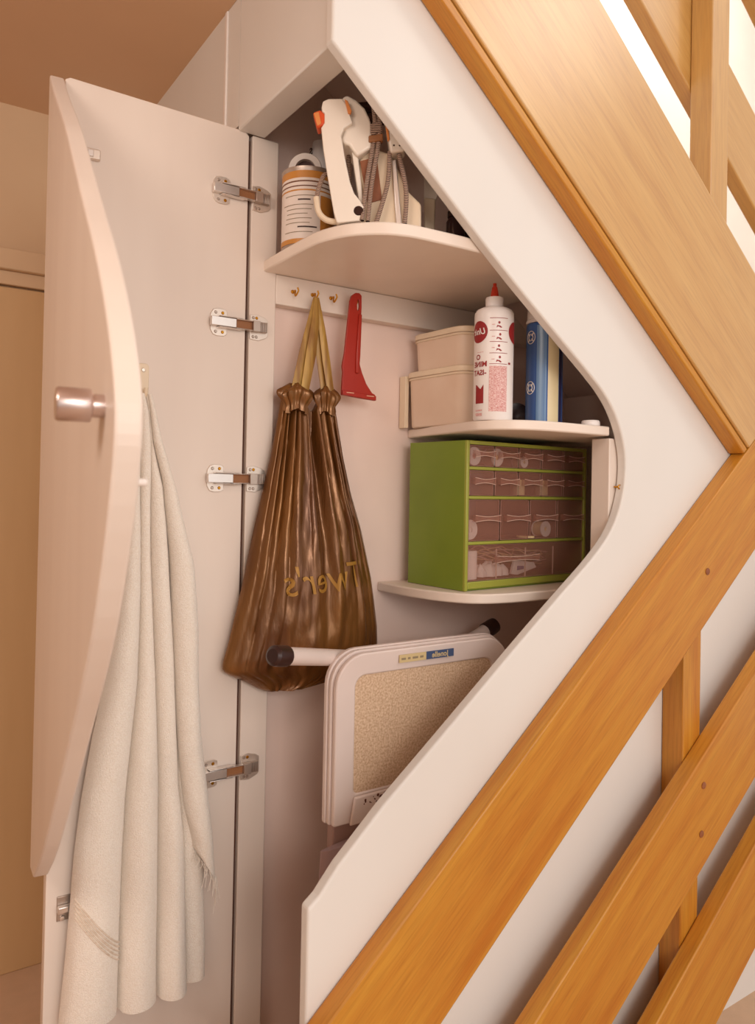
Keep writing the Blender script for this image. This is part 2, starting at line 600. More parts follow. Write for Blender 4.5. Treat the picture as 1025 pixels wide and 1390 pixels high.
def cut_board(name, m, x0, zb, vh, slope, y0, y1, cut_line, parent, bevel=0.004):
    """sloping board whose lower end is sawn off along the line z = cut_line[1] + cut_line[2]*(x - cut_line[0])"""
    ang = math.atan(slope)
    t = Vector((math.cos(ang), 0, math.sin(ang)))
    n = Vector((-math.sin(ang), 0, math.cos(ang)))
    h = vh * math.cos(ang)
    p0 = Vector((x0, 0, zb[1] + slope * (x0 - zb[0])))

    def meet(off):
        q = p0 + n * off
        # q + t*k on the cut line
        k = (cut_line[1] + cut_line[2] * (q.x - cut_line[0]) - q.z) / (t.z - cut_line[2] * t.x)
        return k
    poly = [(0, 0), (meet(0), 0), (meet(h), h), (0, h)]
    o = B().prism(Vector((0, 0, 0)), X, Z, Y, poly, y0 - (y0 + y1) / 2, y1 - (y0 + y1) / 2).build(name, m, None, bevel=bevel, origin=(0, 0, 0))
    c = Vector((p0.x, (y0 + y1) / 2, p0.z))
    o.parent = parent
    o.location = c - ORG[parent.name]
    ORG[o.name] = c
    o.rotation_euler = (0, -ang, 0)
    return o


RAILTOP = (0.055, 0.534, 0.826)
cut_board('string_board', 'pine_lit', -0.25, (0.147, 2.072), 0.415, -0.79, -0.417, -0.3765, RAILTOP, st)
cut_board('edge_bead', 'pine', -0.25, (0.147, 2.046), 0.022, -0.79, -0.414, -0.3765, RAILTOP, st, 0.003)

ub = thing('upper_balustrade', 'pine balustrade of the upper flight with sloping boards on a square post', 'balustrade', (0.985, -0.34, 1.6))
board('post', 'pine_lit', (0.988, -0.346, 2.40), 1.3, 0.066, 0.056, math.pi / 2, ub, 0.003)
line_board('sloping_board', 'pine_lit', 0.2, 1.6, (0.786, 2.325), 0.235, -0.775, -0.317, -0.28, ub)
line_board('sloping_board', 'pine_lit', 0.2, 1.6, (1.20, 2.535), 0.235, -0.775, -0.317, -0.28, ub)

lb = thing('lower_balustrade', 'orange pine balustrade of the lower flight with three sloping boards', 'balustrade', (0.85, -0.39, 0.0))
board('post', 'pine', (0.909, -0.349, 0.525), 1.05, 0.063, 0.0535, math.pi / 2, lb, 0.003)
line_board('handrail_board', 'pine', -0.25, 1.95, (0.278, 0.456), 0.257, 0.826, -0.4135, -0.3765, lb, 0.0035)
line_board('sloping_board', 'pine', 0.05, 1.95, (0.872, 0.422), 0.243, 0.775, -0.4135, -0.3765, lb, 0.0035)
line_board('sloping_board', 'pine', 0.40, 1.95, (0.90, 0.042), 0.243, 0.775, -0.4135, -0.3765, lb, 0.0035)
# wooden plugs over the screw heads
for (px_, pz_) in ((0.901, 1.083), (0.898, 0.622), (0.892, 0.519)):
    B().lathe(Vector((px_, -0.4137, pz_)), [(0.0075, 0.0), (0.0075, 0.0012), (0.006, 0.0018)], 16, X, Z, -Y).build('plug', 'brown_label', lb)

# ================================================================== BI-FOLD DOOR
door = thing('bifold_door', 'white painted bi-fold cupboard door standing open on sprung hinges', 'door', (0, 0, 0.1))
pan = [(-0.349, 0.1), (-0.0065, 0.1), (-0.0065, 1.938), (-0.0145, 1.946), (-0.341, 1.949), (-0.349, 1.944)]
B().prism(Vector((0, 0, 0)), X, Z, Y, pan, 0.0, 0.021).build('door_panel', 'door_paint', door, bevel=0.002, smooth=False)
B().box((-0.0064, 0.012, 0.1), (0.0005, 0.0195, 1.935)).build('gap_shade', 'brown_shadow_gap', door)  # dark strip standing in for the shade in the hinge gap

aP = math.radians(-95.5)
DR = Vector((math.cos(aP), math.sin(aP), 0))
DN = Vector((-math.sin(aP), math.cos(aP), 0))     # towards +X: inner face
FO = Vector((-0.3745, 0.0, 0))
leaf = [(0.0, 0.600), (0.0, 1.943), (0.10, 1.866), (0.274, 1.744), (0.382, 1.658), (0.508, 1.557), (0.600, 1.485), (0.666, 1.425), (0.715, 1.370),
        (0.742, 1.327), (0.748, 1.300), (0.742, 1.268), (0.715, 1.208), (0.660, 1.125), (0.589, 1.050), (0.480, 0.952), (0.222, 0.728), (0.06, 0.612)]
lf = leaf[:2] + smooth_poly(leaf[1:], 3)[1:]
pl2 = B().prism(FO, DR, Z, DN, lf, 0.0, 0.0235).build('curved_leaf', 'door_paint', door, bevel=0.003, smooth=False)
pl2['label'] = 'narrow outer leaf with a bowed free edge'
# knob on the leaf
kb = FO + DR * 0.690 + Z * 1.318
B().lathe(kb, [(0.0, -0.0005), (0.0105, -0.0005), (0.0105, 0.010), (0.0145, 0.0115), (0.015, 0.013), (0.015, 0.038), (0.0138, 0.040), (0.0, 0.040)], 40,
          DR, Z, -DN).build('knob', 'satin_knob', door)
# stop peg on the inner face
pg = FO + DR * 0.722 + DN * 0.0236 + Z * 1.251
B().lathe(pg, [(0.0, 0), (0.0035, 0), (0.0035, 0.007), (0.0030, 0.0085), (0.0, 0.009)], 14, DR, Z, DN).build('peg', 'edge_paint', door)
# magnetic catch and lower fold hinge
B().box((-0.316, -0.010, 1.814), (-0.290, -0.0002, 1.832)).build('catch', 'zinc_plate', door, bevel=0.0015)
ch = bpy.data.objects['catch']
B().box((-0.312, -0.0125, 1.817), (-0.302, -0.0101, 1.829)).build('catch_roller', 'chrome', ch, bevel=0.001)
fh = B()
fh.box((-0.331, -0.003, 0.498), (-0.306, -0.0002, 0.540))
f1 = fh.build('fold_hinge', 'steel_dull', door, bevel=0.001)
B().box((-0.331, -0.013, 0.514), (-0.308, -0.0031, 0.526)).build('hinge_arm', 'chrome', f1, bevel=0.002)
B().lathe(Vector((-0.322, -0.0031, 0.503)), [(0.0, 0.0), (0.005, 0), (0.004, 0.003), (0, 0.0035)], 12, X, Z, -Y).build('screw', 'chrome', f1)

# four sprung hinges: plate on the door, arm, mounting block on the jamb strip


def hinge(zc, tilt=0.0):
    O = Vector((0, 0, zc))
    b = B()
    for s in (-1, 1):
        lobe = [(-0.080, s * 0.006), (-0.046, s * 0.006), (-0.046, s * 0.022), (-0.052, s * 0.026), (-0.066, s * 0.0265), (-0.074, s * 0.024), (-0.079, s * 0.016)]
        b.prism(O, X, Z, Y, lobe, -0.0025, -0.0003)
    hp = b.build('hinge', 'zinc_plate', door, bevel=0.0006)
    a = B()
    a.prism(O, X, Z, Y, [(-0.0815, -0.0085), (-0.031, -0.0085), (-0.031, 0.0085), (-0.0815, 0.0085)], -0.0145, -0.0026)
    a.box((-0.031, -0.0150, zc - 0.0095), (0.006, -0.0040, zc - 0.0080))
    a.box((-0.031, -0.0150, zc + 0.0080), (0.006, -0.0040, zc + 0.0095))
    a.box((-0.066, -0.0155, zc - 0.0112), (-0.018, -0.0026, zc - 0.0096))
    a.box((-0.066, -0.0155, zc + 0.0096), (-0.018, -0.0026, zc + 0.0112))
    a.build('hinge_arm', 'chrome', hp, bevel=0.0008)
    B().box((-0.031, -0.0070, zc - 0.0079), (0.004, -0.0042, zc + 0.0079)).build('hinge_throat', 'tan_band', hp)
    m = B()
    m.prism(O, X, Z, Y, [(0.002, -0.024), (0.020, -0.026), (0.037, -0.019), (0.041, -0.014), (0.041, 0.016), (0.034, 0.021), (0.016, 0.026), (0.002, 0.023)],
            -0.0025, -0.0003)
    m.build('mounting_plate', 'zinc_plate', hp, bevel=0.0006)
    k = B()
    k.box((0.004, -0.0160, zc - 0.0105), (0.0185, -0.0026, zc + 0.0105))
    for i in range(6):
        x0 = 0.0195 + i * 0.0028
        k.box((x0, -0.0125, zc - 0.010), (x0 + 0.0020, -0.0026, zc + 0.010))
    k.build('adjusting_block', 'steel_dull', hp, bevel=0.0006)
    for (sx, sz, mm) in ((-0.055, 0.0185, 'brass'), (-0.069, 0.0185, 'steel_dull'), (-0.055, -0.0185, 'brass'), (-0.069, -0.0185, 'steel_dull'),
                         (0.016, 0.0185, 'brass'), (0.009, 0.0185, 'steel_dull'), (0.016, -0.019, 'steel_dull'), (0.009, -0.019, 'steel_dull')):
        B().lathe(Vector((sx, -0.0026, zc + sz)), [(0.0, 0.0012), (0.0022, 0.0012), (0.0032, 0.0), (0.0032, -0.0001), (0, -0.0001)], 12, X, Z, -Y).build('screw', mm, hp)


for zc in (1.818, 1.563, 1.263, 0.698):
    hinge(zc)

# ================================================================== SHELVES
sh1 = [(0.031, 0.029), (0.0285, -0.10), (0.0285, -0.165), (0.031, -0.215), (0.042, -0.257), (0.062, -0.293), (0.096, -0.325), (0.130, -0.340), (0.165, -0.346),
       (0.25, -0.350), (0.46, -0.350), (0.60, -0.350), (0.60, 0.029)]
f1p = [sh1[0], sh1[1]] + smooth_poly(sh1[2:10], 4) + sh1[10:]
s1 = B().prism(Vector((0, 0, 0)), X, Y, Z, f1p, 1.6775, 1.7).build('shelf', 'shelf_paint', None, bevel=0.003)
# the jamb strip is let into the back left of the shelf
setp(s1, 'white top shelf with a rounded front corner under the iron', 'shelf', 'white cupboard shelves')
sh2 = [(0.413, 0.029), (0.398, -0.085), (0.374, -0.23), (0.375, -0.27), (0.392, -0.305), (0.425, -0.332), (0.475, -0.347), (0.55, -0.3505), (0.6515, -0.3505),
       (0.6515, -0.302), (0.92, -0.302), (0.92, 0.029)]
f2p = smooth_poly(sh2[:8], 4) + sh2[8:]
s2 = B().prism(Vector((0, 0, 0)), X, Y, Z, f2p, 1.3665, 1.386).build('shelf', 'shelf_paint', None, bevel=0.003)
setp(s2, 'white middle shelf with curved front carrying glue bottle and plastic tubs', 'shelf', 'white cupboard shelves')
sh3 = [(0.337, 0.029), (0.338, -0.05), (0.347, -0.115), (0.366, -0.175), (0.40, -0.222), (0.45, -0.243), (0.52, -0.250), (0.64, -0.248), (0.92, -0.245), (0.92, 0.029)]
f3p = smooth_poly(sh3[:8], 4) + sh3[8:]
s3 = B().prism(Vector((0, 0, 0)), X, Y, Z, f3p, 1.0205, 1.0405).build('shelf', 'shelf_paint', None, bevel=0.003)
setp(s3, 'white low shelf with curved front under the green drawer cabinet', 'shelf', 'white cupboard shelves')

# ================================================================== THINGS ON THE DOOR
# self-adhesive towel hook
hk = thing('towel_hook', 'small cream plastic hook stuck on the door holding the towel', 'hook', (-0.205, -0.004, 1.405))
B().prism(Vector((-0.205, 0, 1.437)), X, Z, Y, [(-0.010, -0.030), (0.010, -0.030), (0.010, 0.026), (0.006, 0.031), (-0.006, 0.031), (-0.010, 0.026)], -0.004, -0.0003).build(
    'backplate', 'tub_lid', hk, bevel=0.001)
B().tube([(-0.205, -0.004, 1.420), (-0.205, -0.010, 1.410), (-0.205, -0.017, 1.408), (-0.205, -0.021, 1.414), (-0.205, -0.022, 1.422)], 0.0035, 10).build('prong', 'tub_lid', hk)
B().lathe(Vector((-0.205, -0.0041, 1.456)), [(0, 0.0012), (0.003, 0.001), (0.004, 0)], 12, X, Z, -Y).build('rivet', 'zinc_plate', hk)

# towel: columns of z, then x of left edge, three creases and right edge
TOWEL = [(1.412, -0.221, -0.213, -0.205, -0.198, -0.196), (1.377, -0.223, -0.212, -0.197, -0.195, -0.187), (1.325, -0.224, -0.212, -0.193, -0.189, -0.174),
         (1.246, -0.228, -0.211, -0.192, -0.170, -0.147), (1.164, -0.232, -0.209, -0.191, -0.162, -0.127), (1.114, -0.237, -0.209, -0.190, -0.158, -0.114),
         (0.995, -0.250, -0.208, -0.183, -0.149, -0.102), (0.902, -0.264, -0.210, -0.178, -0.143, -0.099), (0.809, -0.283, -0.218, -0.173, -0.138, -0.095),
         (0.704, -0.299, -0.226, -0.169, -0.132, -0.084), (0.620, -0.308, -0.228, -0.168, -0.122, -0.078), (0.530, -0.313, -0.230, -0.167, -0.117, -0.076),
         (0.405, -0.323, -0.231, -0.165, -0.111, -0.071), (0.300, -0.330, -0.232, -0.163, -0.108, -0.068)]


def towel_sheet(cols, ztop, zbot, rows, ybase, per=14, front=1.0, zbots=None):
    """a hanging cloth with rounded vertical folds between crease lines; closed with a thin back"""
    b = B()
    nf = len(cols) - 1
    nu = nf * per + 1
    vs = []
    for r in range(rows + 1):
        t = r / rows
        z = ztop + (zbot - ztop) * t
        xs = lerp_table(TOWEL, z)
        xs = [xs[c] for c in cols]
        for i in range(nu):
            k = min(i // per, nf - 1)
            q = (i - k * per) / per
            x = xs[k] + (xs[k + 1] - xs[k]) * q
            w = xs[k + 1] - xs[k]
            d = min(0.036, 0.70 * w) * (max(0.0, math.sin(math.pi * q)) ** 0.42) * front
            wob = 0.004 * mnoise.noise(Vector((x * 14 + k * 3.1, z * 3.0, k))) + 0.0012 * mnoise.noise(Vector((x * 60, z * 25, 3)))
            zz = z
            if zbots:
                zl = zbots[0] + (zbots[1] - zbots[0]) * (i / (nu - 1))
                zz = ztop + (zl - ztop) * t
            vs.append((x + 0.002 * mnoise.noise(Vector((k, z * 6, 1))), ybase - 0.006 - d - wob - 0.006 * t, zz))
    n1 = len(vs)
    vs += [(v[0], min(v[1] + 0.006, -0.0015), v[2]) for v in vs[:n1]]
    fs = []
    for r in range(rows):
        for i in range(nu - 1):
            a = r * nu + i
            fs.append((a, a + 1, a + nu + 1, a + nu))
            fs.append((a + n1, a + nu + n1, a + nu + 1 + n1, a + 1 + n1))
    for i in range(nu - 1):
        fs.append((i, i + n1, i + 1 + n1, i + 1))
        e = rows * nu + i
        fs.append((e, e + 1, e + 1 + n1, e + n1))
    for r in range(rows):
        a = r * nu
        fs.append((a, a + nu, a + nu + n1, a + n1))
        e = a + nu - 1
        fs.append((e, e + n1, e + nu + n1, e + nu))
    return b.add(vs, fs)


tw = thing('bath_towel', 'cream terry bath towel hanging in long folds from the door', 'towel', (-0.2, -0.02, 0.3))
towel_sheet((0, 1, 2, 3), 1.412, 0.33, 90, -0.012).build('cloth_fold', 'terry', tw, ang=80)
towel_sheet((3, 4), 1.412, 0.33, 80, -0.004, per=14, front=0.6).build('cloth_fold', 'terry', tw, ang=80)
TW2 = TOWEL
TOWEL = [(r[0], r[4] - 0.045, r[5], 0, 0, 0) for r in TW2]
TOWEL = [(1.412, -0.203, -0.196), (1.377, -0.196, -0.187), (1.325, -0.190, -0.174), (1.246, -0.171, -0.147), (1.164, -0.163, -0.127), (1.114, -0.158, -0.114),
         (0.995, -0.150, -0.102), (0.902, -0.144, -0.099), (0.809, -0.139, -0.093), (0.704, -0.131, -0.078), (0.620, -0.121, -0.066), (0.555, -0.105, -0.060), (0.4, -0.09, -0.055)]
towel_sheet((0, 1), 1.411, 0.54, 80, -0.020, per=16, front=0.75, zbots=(0.585, 0.512)).build('outer_fold', 'terry', tw, ang=80)
TOWEL = TW2
# woven border band near the lower left corner and the frayed corner threads
bd = B()
for i in range(5):
    pts = []
    for k in range(13):
        t = k / 12
        x = -0.310 + 0.075 * t
        z = 0.548 - 0.075 * t - 0.0075 * i - 0.02 * math.sin(t * 1.6)
        xs = lerp_table(TOWEL, z)
        q = min(max((x - xs[0]) / (xs[1] - xs[0]), 0.02), 0.98)
        w = xs[1] - xs[0]
        d = min(0.036, 0.70 * w) * (math.sin(math.pi * q) ** 0.42)
        tt = (1.412 - z) / 1.082
        wob = 0.004 * mnoise.noise(Vector((x * 14, z * 3.0, 0)))
        pts.append((x, -0.012 - 0.006 - d - wob - 0.006 * tt - 0.0008, z))
    bd.tube(pts, 0.0016, 6)
bd.build('border_band', 'towel_band', tw)
fr = B()
for i in range(26):
    t = i / 25
    x = -0.102 + 0.048 * t
    z = 0.575 - 0.062 * t
    y = -0.030 - 0.018 * math.sin(math.pi * t) ** 0.6
    L = random.uniform(0.012, 0.045) * (0.5 + t)
    dx = random.uniform(-0.008, 0.010)
    fr.tube([(x, y, z), (x + dx * 0.4, y - 0.002, z - L * 0.5), (x + dx, y - 0.001, z - L)], 0.0006, 4)
fo = fr.build('fringe', 'terry', tw)
fo['kind'] = 'stuff'

# ================================================================== BACK WALL: HOOKS, BAG, SCRAPER


def cup_hook(x, z, label):
    o = thing('cup_hook', label, 'hook', (x, 0, z), 'brass cup hooks on the batten')
    B().lathe(Vector((x, -0.0002, z)), [(0, 0.0), (0.0042, 0.0), (0.0036, 0.0018), (0.0018, 0.003), (0.0018, 0.010), (0, 0.010)], 14, X, Z, -Y).build('collar', 'brass', o)
    pts = []
    for k in range(15):
        a = math.radians(95 - 245 * k / 14)
        pts.append((x + 0.0035 * k / 14 - 0.002, -0.010 - 0.0075 - 0.0085 * math.cos(math.pi * k / 14 + math.pi), z + 0.0 - 0.0105 * math.sin(math.pi * k / 14)))
    pts = [(x, -0.008, z + 0.001)] + [(x - 0.010 * math.sin(math.pi * k / 12) * 0.35, -0.012 - 0.014 * (k / 12), z - 0.0125 * math.sin(math.pi * k / 12 * 0.93)) for k in range(13)]
    pts += [(x - 0.003, -0.027, z + 0.003)]
    B().tube(pts, 0.0017, 8).build('hook_wire', 'brass', o)
    return o


cup_hook(0.0955, 1.647, 'brass cup hook nearest the hinged jamb, hanging empty')
cup_hook(0.1415, 1.648, 'brass cup hook carrying the straps of the brown bag')
cup_hook(0.1855, 1.648, 'empty brass cup hook between the bag strap and the red scraper')
cup_hook(0.2370, 1.648, 'brass cup hook behind the handle of the red scraper')

bag = thing('drawstring_bag', 'bronze brown plastic drawstring bag hanging from a hook', 'bag', (0.12, -0.04, 0.85))
BAG = [(1.436, 0.066, 0.184), (1.400, 0.061, 0.192), (1.311, 0.045, 0.210), (1.236, 0.028, 0.230), (1.162, 0.011, 0.256), (1.058, -0.010, 0.284), (0.954, -0.034, 0.302),
       (0.912, -0.046, 0.304), (0.898, -0.047, 0.302), (0.890, -0.040, 0.300), (0.876, -0.012, 0.285), (0.864, 0.010, 0.250), (0.854, 0.026, 0.205), (0.848, 0.038, 0.150)]


def bag_depth(u, z):
    t = min(max((1.436 - z) / 0.588, 0), 1)
    D = 0.018 + 0.050 * math.sin(min(t * 1.15, 1) * math.pi * 0.62)
    if t > 0.88:
        D *= 1 - 0.55 * (t - 0.88) / 0.12
    body = D * max(0.0, math.sin(math.pi * u)) ** 0.55
    A = 0.0150 * (1 - t) ** 1.1 * (0.45 + 0.55 * math.sin(math.pi * min(1, t * 4 + 0.15) / 2)) + 0.0018
    ph = u * 10.5 + 1.3 * math.sin(u * 6.2) + 0.35 * mnoise.noise(Vector((u * 3, z * 3, 0)))
    pleat = 1 - abs(math.sin(math.pi * ph)) ** 0.75
    ph2 = u * 5.3 + 0.4
    groove = 0.016 * (1 - t) ** 0.8 * (0.5 + 0.5 * math.sin(2 * math.pi * ph2))
    mid = 0.018 * math.exp(-((u - 0.53 - 0.03 * t) / 0.05) ** 2) * (1 - t) ** 0.5
    cr = 0.011 * t * mnoise.noise(Vector((u * 6, z * 7, 5))) + 0.004 * t * mnoise.noise(Vector((u * 22, z * 22, 9)))
    edge = min(1, u * 9, (1 - u) * 9)
    return body - (A * pleat + groove * 0.6 + mid) * edge + cr * edge


def bag_pt(u, z, lift=0.0):
    xl, xr = lerp_table(BAG, z)
    x = xl + (xr - xl) * u
    return Vector((x, -0.020 - max(bag_depth(u, z), 0.001) - lift, z))


NU, NV = 130, 90
vs, fs = [], []
for j in range(NV + 1):
    for i in range(NU + 1):
        u = i / NU
        z = 1.436 - 0.588 * j / NV
        p = bag_pt(u, z)
        if j < 30:        # dip of the mouth between the two gathers
            p.z -= 0.032 * math.exp(-((u - 0.56) / 0.11) ** 2) * (1 - j / 30)
        vs.append(p)
n1 = len(vs)
vs += [Vector((p.x, -0.0185, p.z)) for p in vs[:n1]]
for j in range(NV):
    for i in range(NU):
        a = j * (NU + 1) + i
        fs.append((a, a + 1, a + NU + 2, a + NU + 1))
        fs.append((a + n1, a + n1 + NU + 1, a + n1 + NU + 2, a + n1 + 1))
for i in range(NU):
    e = NV * (NU + 1) + i
    fs.append((e, e + 1, e + 1 + n1, e + n1))
    fs.append((i, i + n1, i + 1 + n1, i + 1))
for j in range(NV):
    a = j * (NU + 1)
    fs.append((a, a + NU + 1, a + NU + 1 + n1, a + n1))
    e = a + NU
    fs.append((e, e + n1, e + NU + 1 + n1, e + NU + 1))
B().add(vs, fs).build('pouch', 'bag_plastic', bag, ang=70)
pouch = bpy.data.objects['pouch']
# the two scrunched gathers at the mouth
for (cx_, rw, ph) in ((0.092, 0.034, 0.3), (0.162, 0.027, 1.4)):
    g = []
    gf = []
    nk, nr = 60, 12
    for r in range(nr + 1):
        t = r / nr
        rad = [0.40, 0.62, 0.86, 1.0, 1.02, 0.98, 0.90, 0.80, 0.70, 0.66, 0.66, 0.68, 0.70][r]
        zz = 1.452 - 0.052 * t
        for k in range(nk):
            a = 2 * math.pi * k / nk
            pl = 1 + 0.16 * math.sin(a * 11 + ph + t * 0.8) + 0.08 * math.sin(a * 5 + ph * 3 - t * 2)
            g.append(Vector((cx_ + rw * rad * pl * math.cos(a), -0.031 + 0.62 * rw * rad * pl * math.sin(a), zz + 0.005 * math.sin(a * 3 + ph))))
    for r in range(nr):
        for k in range(nk):
            k2 = (k + 1) % nk
            gf.append((r * nk + k, r * nk + k2, (r + 1) * nk + k2, (r + 1) * nk + k))
    gf.append(tuple(range(nk)))
    gf.append(tuple(range(nr * nk, (nr + 1) * nk))[::-1])
    B().add(g, gf).build('gathered_mouth', 'bag_plastic', bag, ang=70)


def ribbon(pts, widths, thick, name, m, parent):
    """flat tape along points, facing the room"""
    pts = [Vector(p) for p in pts]
    vs, fs = [], []
    for i, p in enumerate(pts):
        t = (pts[min(i + 1, len(pts) - 1)] - pts[max(i - 1, 0)]).normalized()
        s = t.cross(Y).normalized()
        w = widths[i] / 2
        for k in range(5):
            q = -1 + k / 2
            vs.append(p + s * w * q - Y * (thick * (1 - q * q) * 2.2))
        for k in range(5):
            q = 1 - k / 2
            vs.append(p + s * w * q + Y * thick)
    n = 10
    for i in range(len(pts) - 1):
        for k in range(n):
            fs.append((i * n + k, i * n + (k + 1) % n, (i + 1) * n + (k + 1) % n, (i + 1) * n + k))
    fs.append(tuple(range(n)))
    fs.append(tuple(range((len(pts) - 1) * n, len(pts) * n))[::-1])
    return B().add(vs, fs).build(name, m, parent)


hx, hy, hz = 0.1390, -0.0205, 1.6375
ribbon([(hx - 0.001, hy, hz), (0.126, -0.026, 1.585), (0.110, -0.030, 1.52), (0.094, -0.034, 1.447)], [0.010, 0.018, 0.024, 0.027], 0.0012, 'strap', 'bag_strap', bag)
ribbon([(hx, hy - 0.002, hz), (0.133, -0.031, 1.585), (0.122, -0.036, 1.52), (0.107, -0.040, 1.444)], [0.010, 0.018, 0.023, 0.018], 0.0012, 'strap', 'bag_strap', bag)
ribbon([(hx + 0.002, hy - 0.001, hz), (0.150, -0.028, 1.575), (0.160, -0.031, 1.51), (0.170, -0.034, 1.447)], [0.009, 0.015, 0.018, 0.016], 0.0012, 'strap', 'bag_strap', bag)
ribbon([(hx + 0.001, hy + 0.001, hz), (0.143, -0.022, 1.575), (0.149, -0.024, 1.51), (0.158, -0.027, 1.447)], [0.009, 0.014, 0.015, 0.014], 0.0012, 'strap', 'bag_strap', bag)
# mirror-written shop lettering following the folds
tv, tf = text2d("Twer's", 0.078, 0.25, 0.0002)
w_ = max(v.x for v in tv) - min(v.x for v in tv)
bm = bmesh.new()
tvv = [bm.verts.new(v) for v in tv]
for f in tf:
    try:
        bm.faces.new([tvv[i] for i in f])
    except ValueError:
        pass
bmesh.ops.triangulate(bm, faces=bm.faces)
bmesh.ops.subdivide_edges(bm, edges=bm.edges, cuts=2, use_grid_fill=True)
nb = B()
bm.verts.index_update()
tvs = []
for v in bm.verts:
    xx = 0.150 - v.co.x * (0.180 / w_)
    zz = 1.066 + v.co.y + 0.05 * (xx - 0.15)
    xl, xr = lerp_table(BAG, zz)
    tvs.append(bag_pt((xx - xl) / (xr - xl), zz, 0.0022))
nb.add(tvs, [tuple(v.index for v in f.verts) for f in bm.faces])
bm.free()
nb.build('lettering', 'bag_print', pouch, fix=False)

# red plastic scraper
sc = thing('ice_scraper', 'red plastic scraper with a flared blade hanging from a hook', 'scraper', (0.238, -0.02, 1.43))
so = [(0.213, 1.640), (0.217, 1.652), (0.226, 1.659), (0.235, 1.660), (0.241, 1.655), (0.2415, 1.63), (0.2400, 1.58), (0.2385, 1.535), (0.2395, 1.510), (0.246, 1.492), (0.257, 1.470),
      (0.272, 1.452), (0.280, 1.449), (0.2805, 1.436), (0.238, 1.4385), (0.197, 1.442), (0.197, 1.455), (0.199, 1.49), (0.197, 1.502), (0.202, 1.53), (0.207, 1.58)]
hole = [(0.2325, 1.622), (0.2355, 1.626), (0.2365, 1.634), (0.2355, 1.643), (0.2330, 1.647), (0.2310, 1.643), (0.2300, 1.634), (0.2305, 1.626)]
bm = bmesh.new()


def ring(pts, y):
    vs = [bm.verts.new((p[0], y, p[1])) for p in pts]
    return vs, [bm.edges.new((vs[i], vs[(i + 1) % len(vs)])) for i in range(len(vs))]


o_v, o_e = ring(so, -0.034)
h_v, h_e = ring(hole, -0.034)
bmesh.ops.triangle_fill(bm, edges=o_e + h_e, use_beauty=True)
ex = bmesh.ops.extrude_face_region(bm, geom=list(bm.faces))
for v in [g for g in ex['geom'] if isinstance(g, bmesh.types.BMVert)]:
    v.co.y += 0.006
bm.verts.index_update()
sb = B()
sb.add([v.co.copy() for v in bm.verts], [tuple(v.index for v in f.verts) for f in bm.faces])
bm.free()
sb.build('blade_and_handle', 'red_plastic', sc, bevel=0.0008)
rb = B()
rb.prism(Vector((0, 0, 0)), X, Z, Y, [(0.2335, 1.615), (0.2405, 1.615), (0.2385, 1.53), (0.236, 1.49), (0.228, 1.49), (0.2285, 1.53)], -0.0385, -0.0335)
rb.build('stiffening_rib', 'red_plastic', sc, bevel=0.002)
B().prism(Vector((0, 0, 0)), X, Z, Y, [(0.197, 1.4423), (0.2805, 1.4363), (0.2805, 1.446), (0.197, 1.452)], -0.0375, -0.0335).build('blade_holder', 'red_plastic', sc, bevel=0.001)
for (a0, a1, zz) in ((0.206, 0.224, 1.4475), (0.256, 0.274, 1.4445)):
    B().box((a0, -0.0382, zz - 0.0008), (a1, -0.0374, zz + 0.0008)).build('slot', 'slot_light', sc)

# ================================================================== TOP SHELF
ZS1 = 1.7
IR = Vector((0.8315, -0.5555, 0))
IW = Vector((0.5555, 0.8315, 0))
IO = Vector((0.103, -0.262, ZS1 + 0.0005))
iron = thing('steam_iron', 'white steam iron standing on its heel with braided cord wrapped round', 'iron', tuple(IO))
hdl = [(-0.0793, 0.1992), (-0.0772, 0.2099), (-0.0675, 0.2142), (-0.044, 0.2152), (-0.0372, 0.2056), (-0.0312, 0.1896), (-0.0252, 0.1736), (-0.0398, 0.1639), (-0.0445, 0.1511),
       (-0.0415, 0.1362), (-0.0387, 0.1191), (-0.0334, 0.0956), (-0.028, 0.0721), (-0.0205, 0.0528), (-0.0099, 0.040), (-0.0034, 0.0293), (-0.0056, 0.006), (-0.0490, 0.001),
       (-0.0547, 0.0187), (-0.0601, 0.0464), (-0.0675, 0.0849), (-0.075, 0.1276), (-0.0793, 0.1639), (-0.0739, 0.1725), (-0.0740, 0.1896), (-0.0782, 0.1917)]
B().prism(IO, IR, Z, IW, hdl, -0.040, -0.004).build('handle', 'iron_white', iron, bevel=0.009, seg=4)
dome = [(-0.0451, 0.2227), (-0.0355, 0.227), (-0.0205, 0.2184), (-0.0056, 0.2045), (0.003, 0.1874), (0.0077, 0.1725), (0.0068, 0.1362), (-0.0056, 0.1276), (-0.0173, 0.1208),
        (-0.0269, 0.133), (-0.0312, 0.1394), (-0.0415, 0.1426), (-0.0451, 0.1511), (-0.0398, 0.1639)]
B().prism(IO, IR, Z, IW, dome, -0.030, 0.040).build('water_tank', 'iron_white', iron, bevel=0.010, seg=4)
B().prism(IO, IR, Z, IW, [(-0.0269, 0.133), (-0.0150, 0.120), (-0.0030, 0.030), (-0.0109, 0.036), (-0.0205, 0.0934)], -0.022, 0.030).build('rear_strut', 'iron_white', iron, bevel=0.002)
body = [(-0.0140, 0.1202), (0.0065, 0.1450), (0.0388, 0.1331), (0.0478, 0.1202), (0.0724, 0.0685), (0.0956, 0.0465), (0.0969, 0.0), (-0.006, 0.0)]
B().prism(IO, IR, Z, IW, body, -0.014, 0.052).build('body', 'iron_cream', iron, bevel=0.004)
B().prism(IO, IR, Z, IW, [(0.0426, 0.1189), (0.0504, 0.1214), (0.0633, 0.002), (0.053, 0.002)], -0.020, 0.055).build('soleplate', 'chrome', iron, bevel=0.0015)
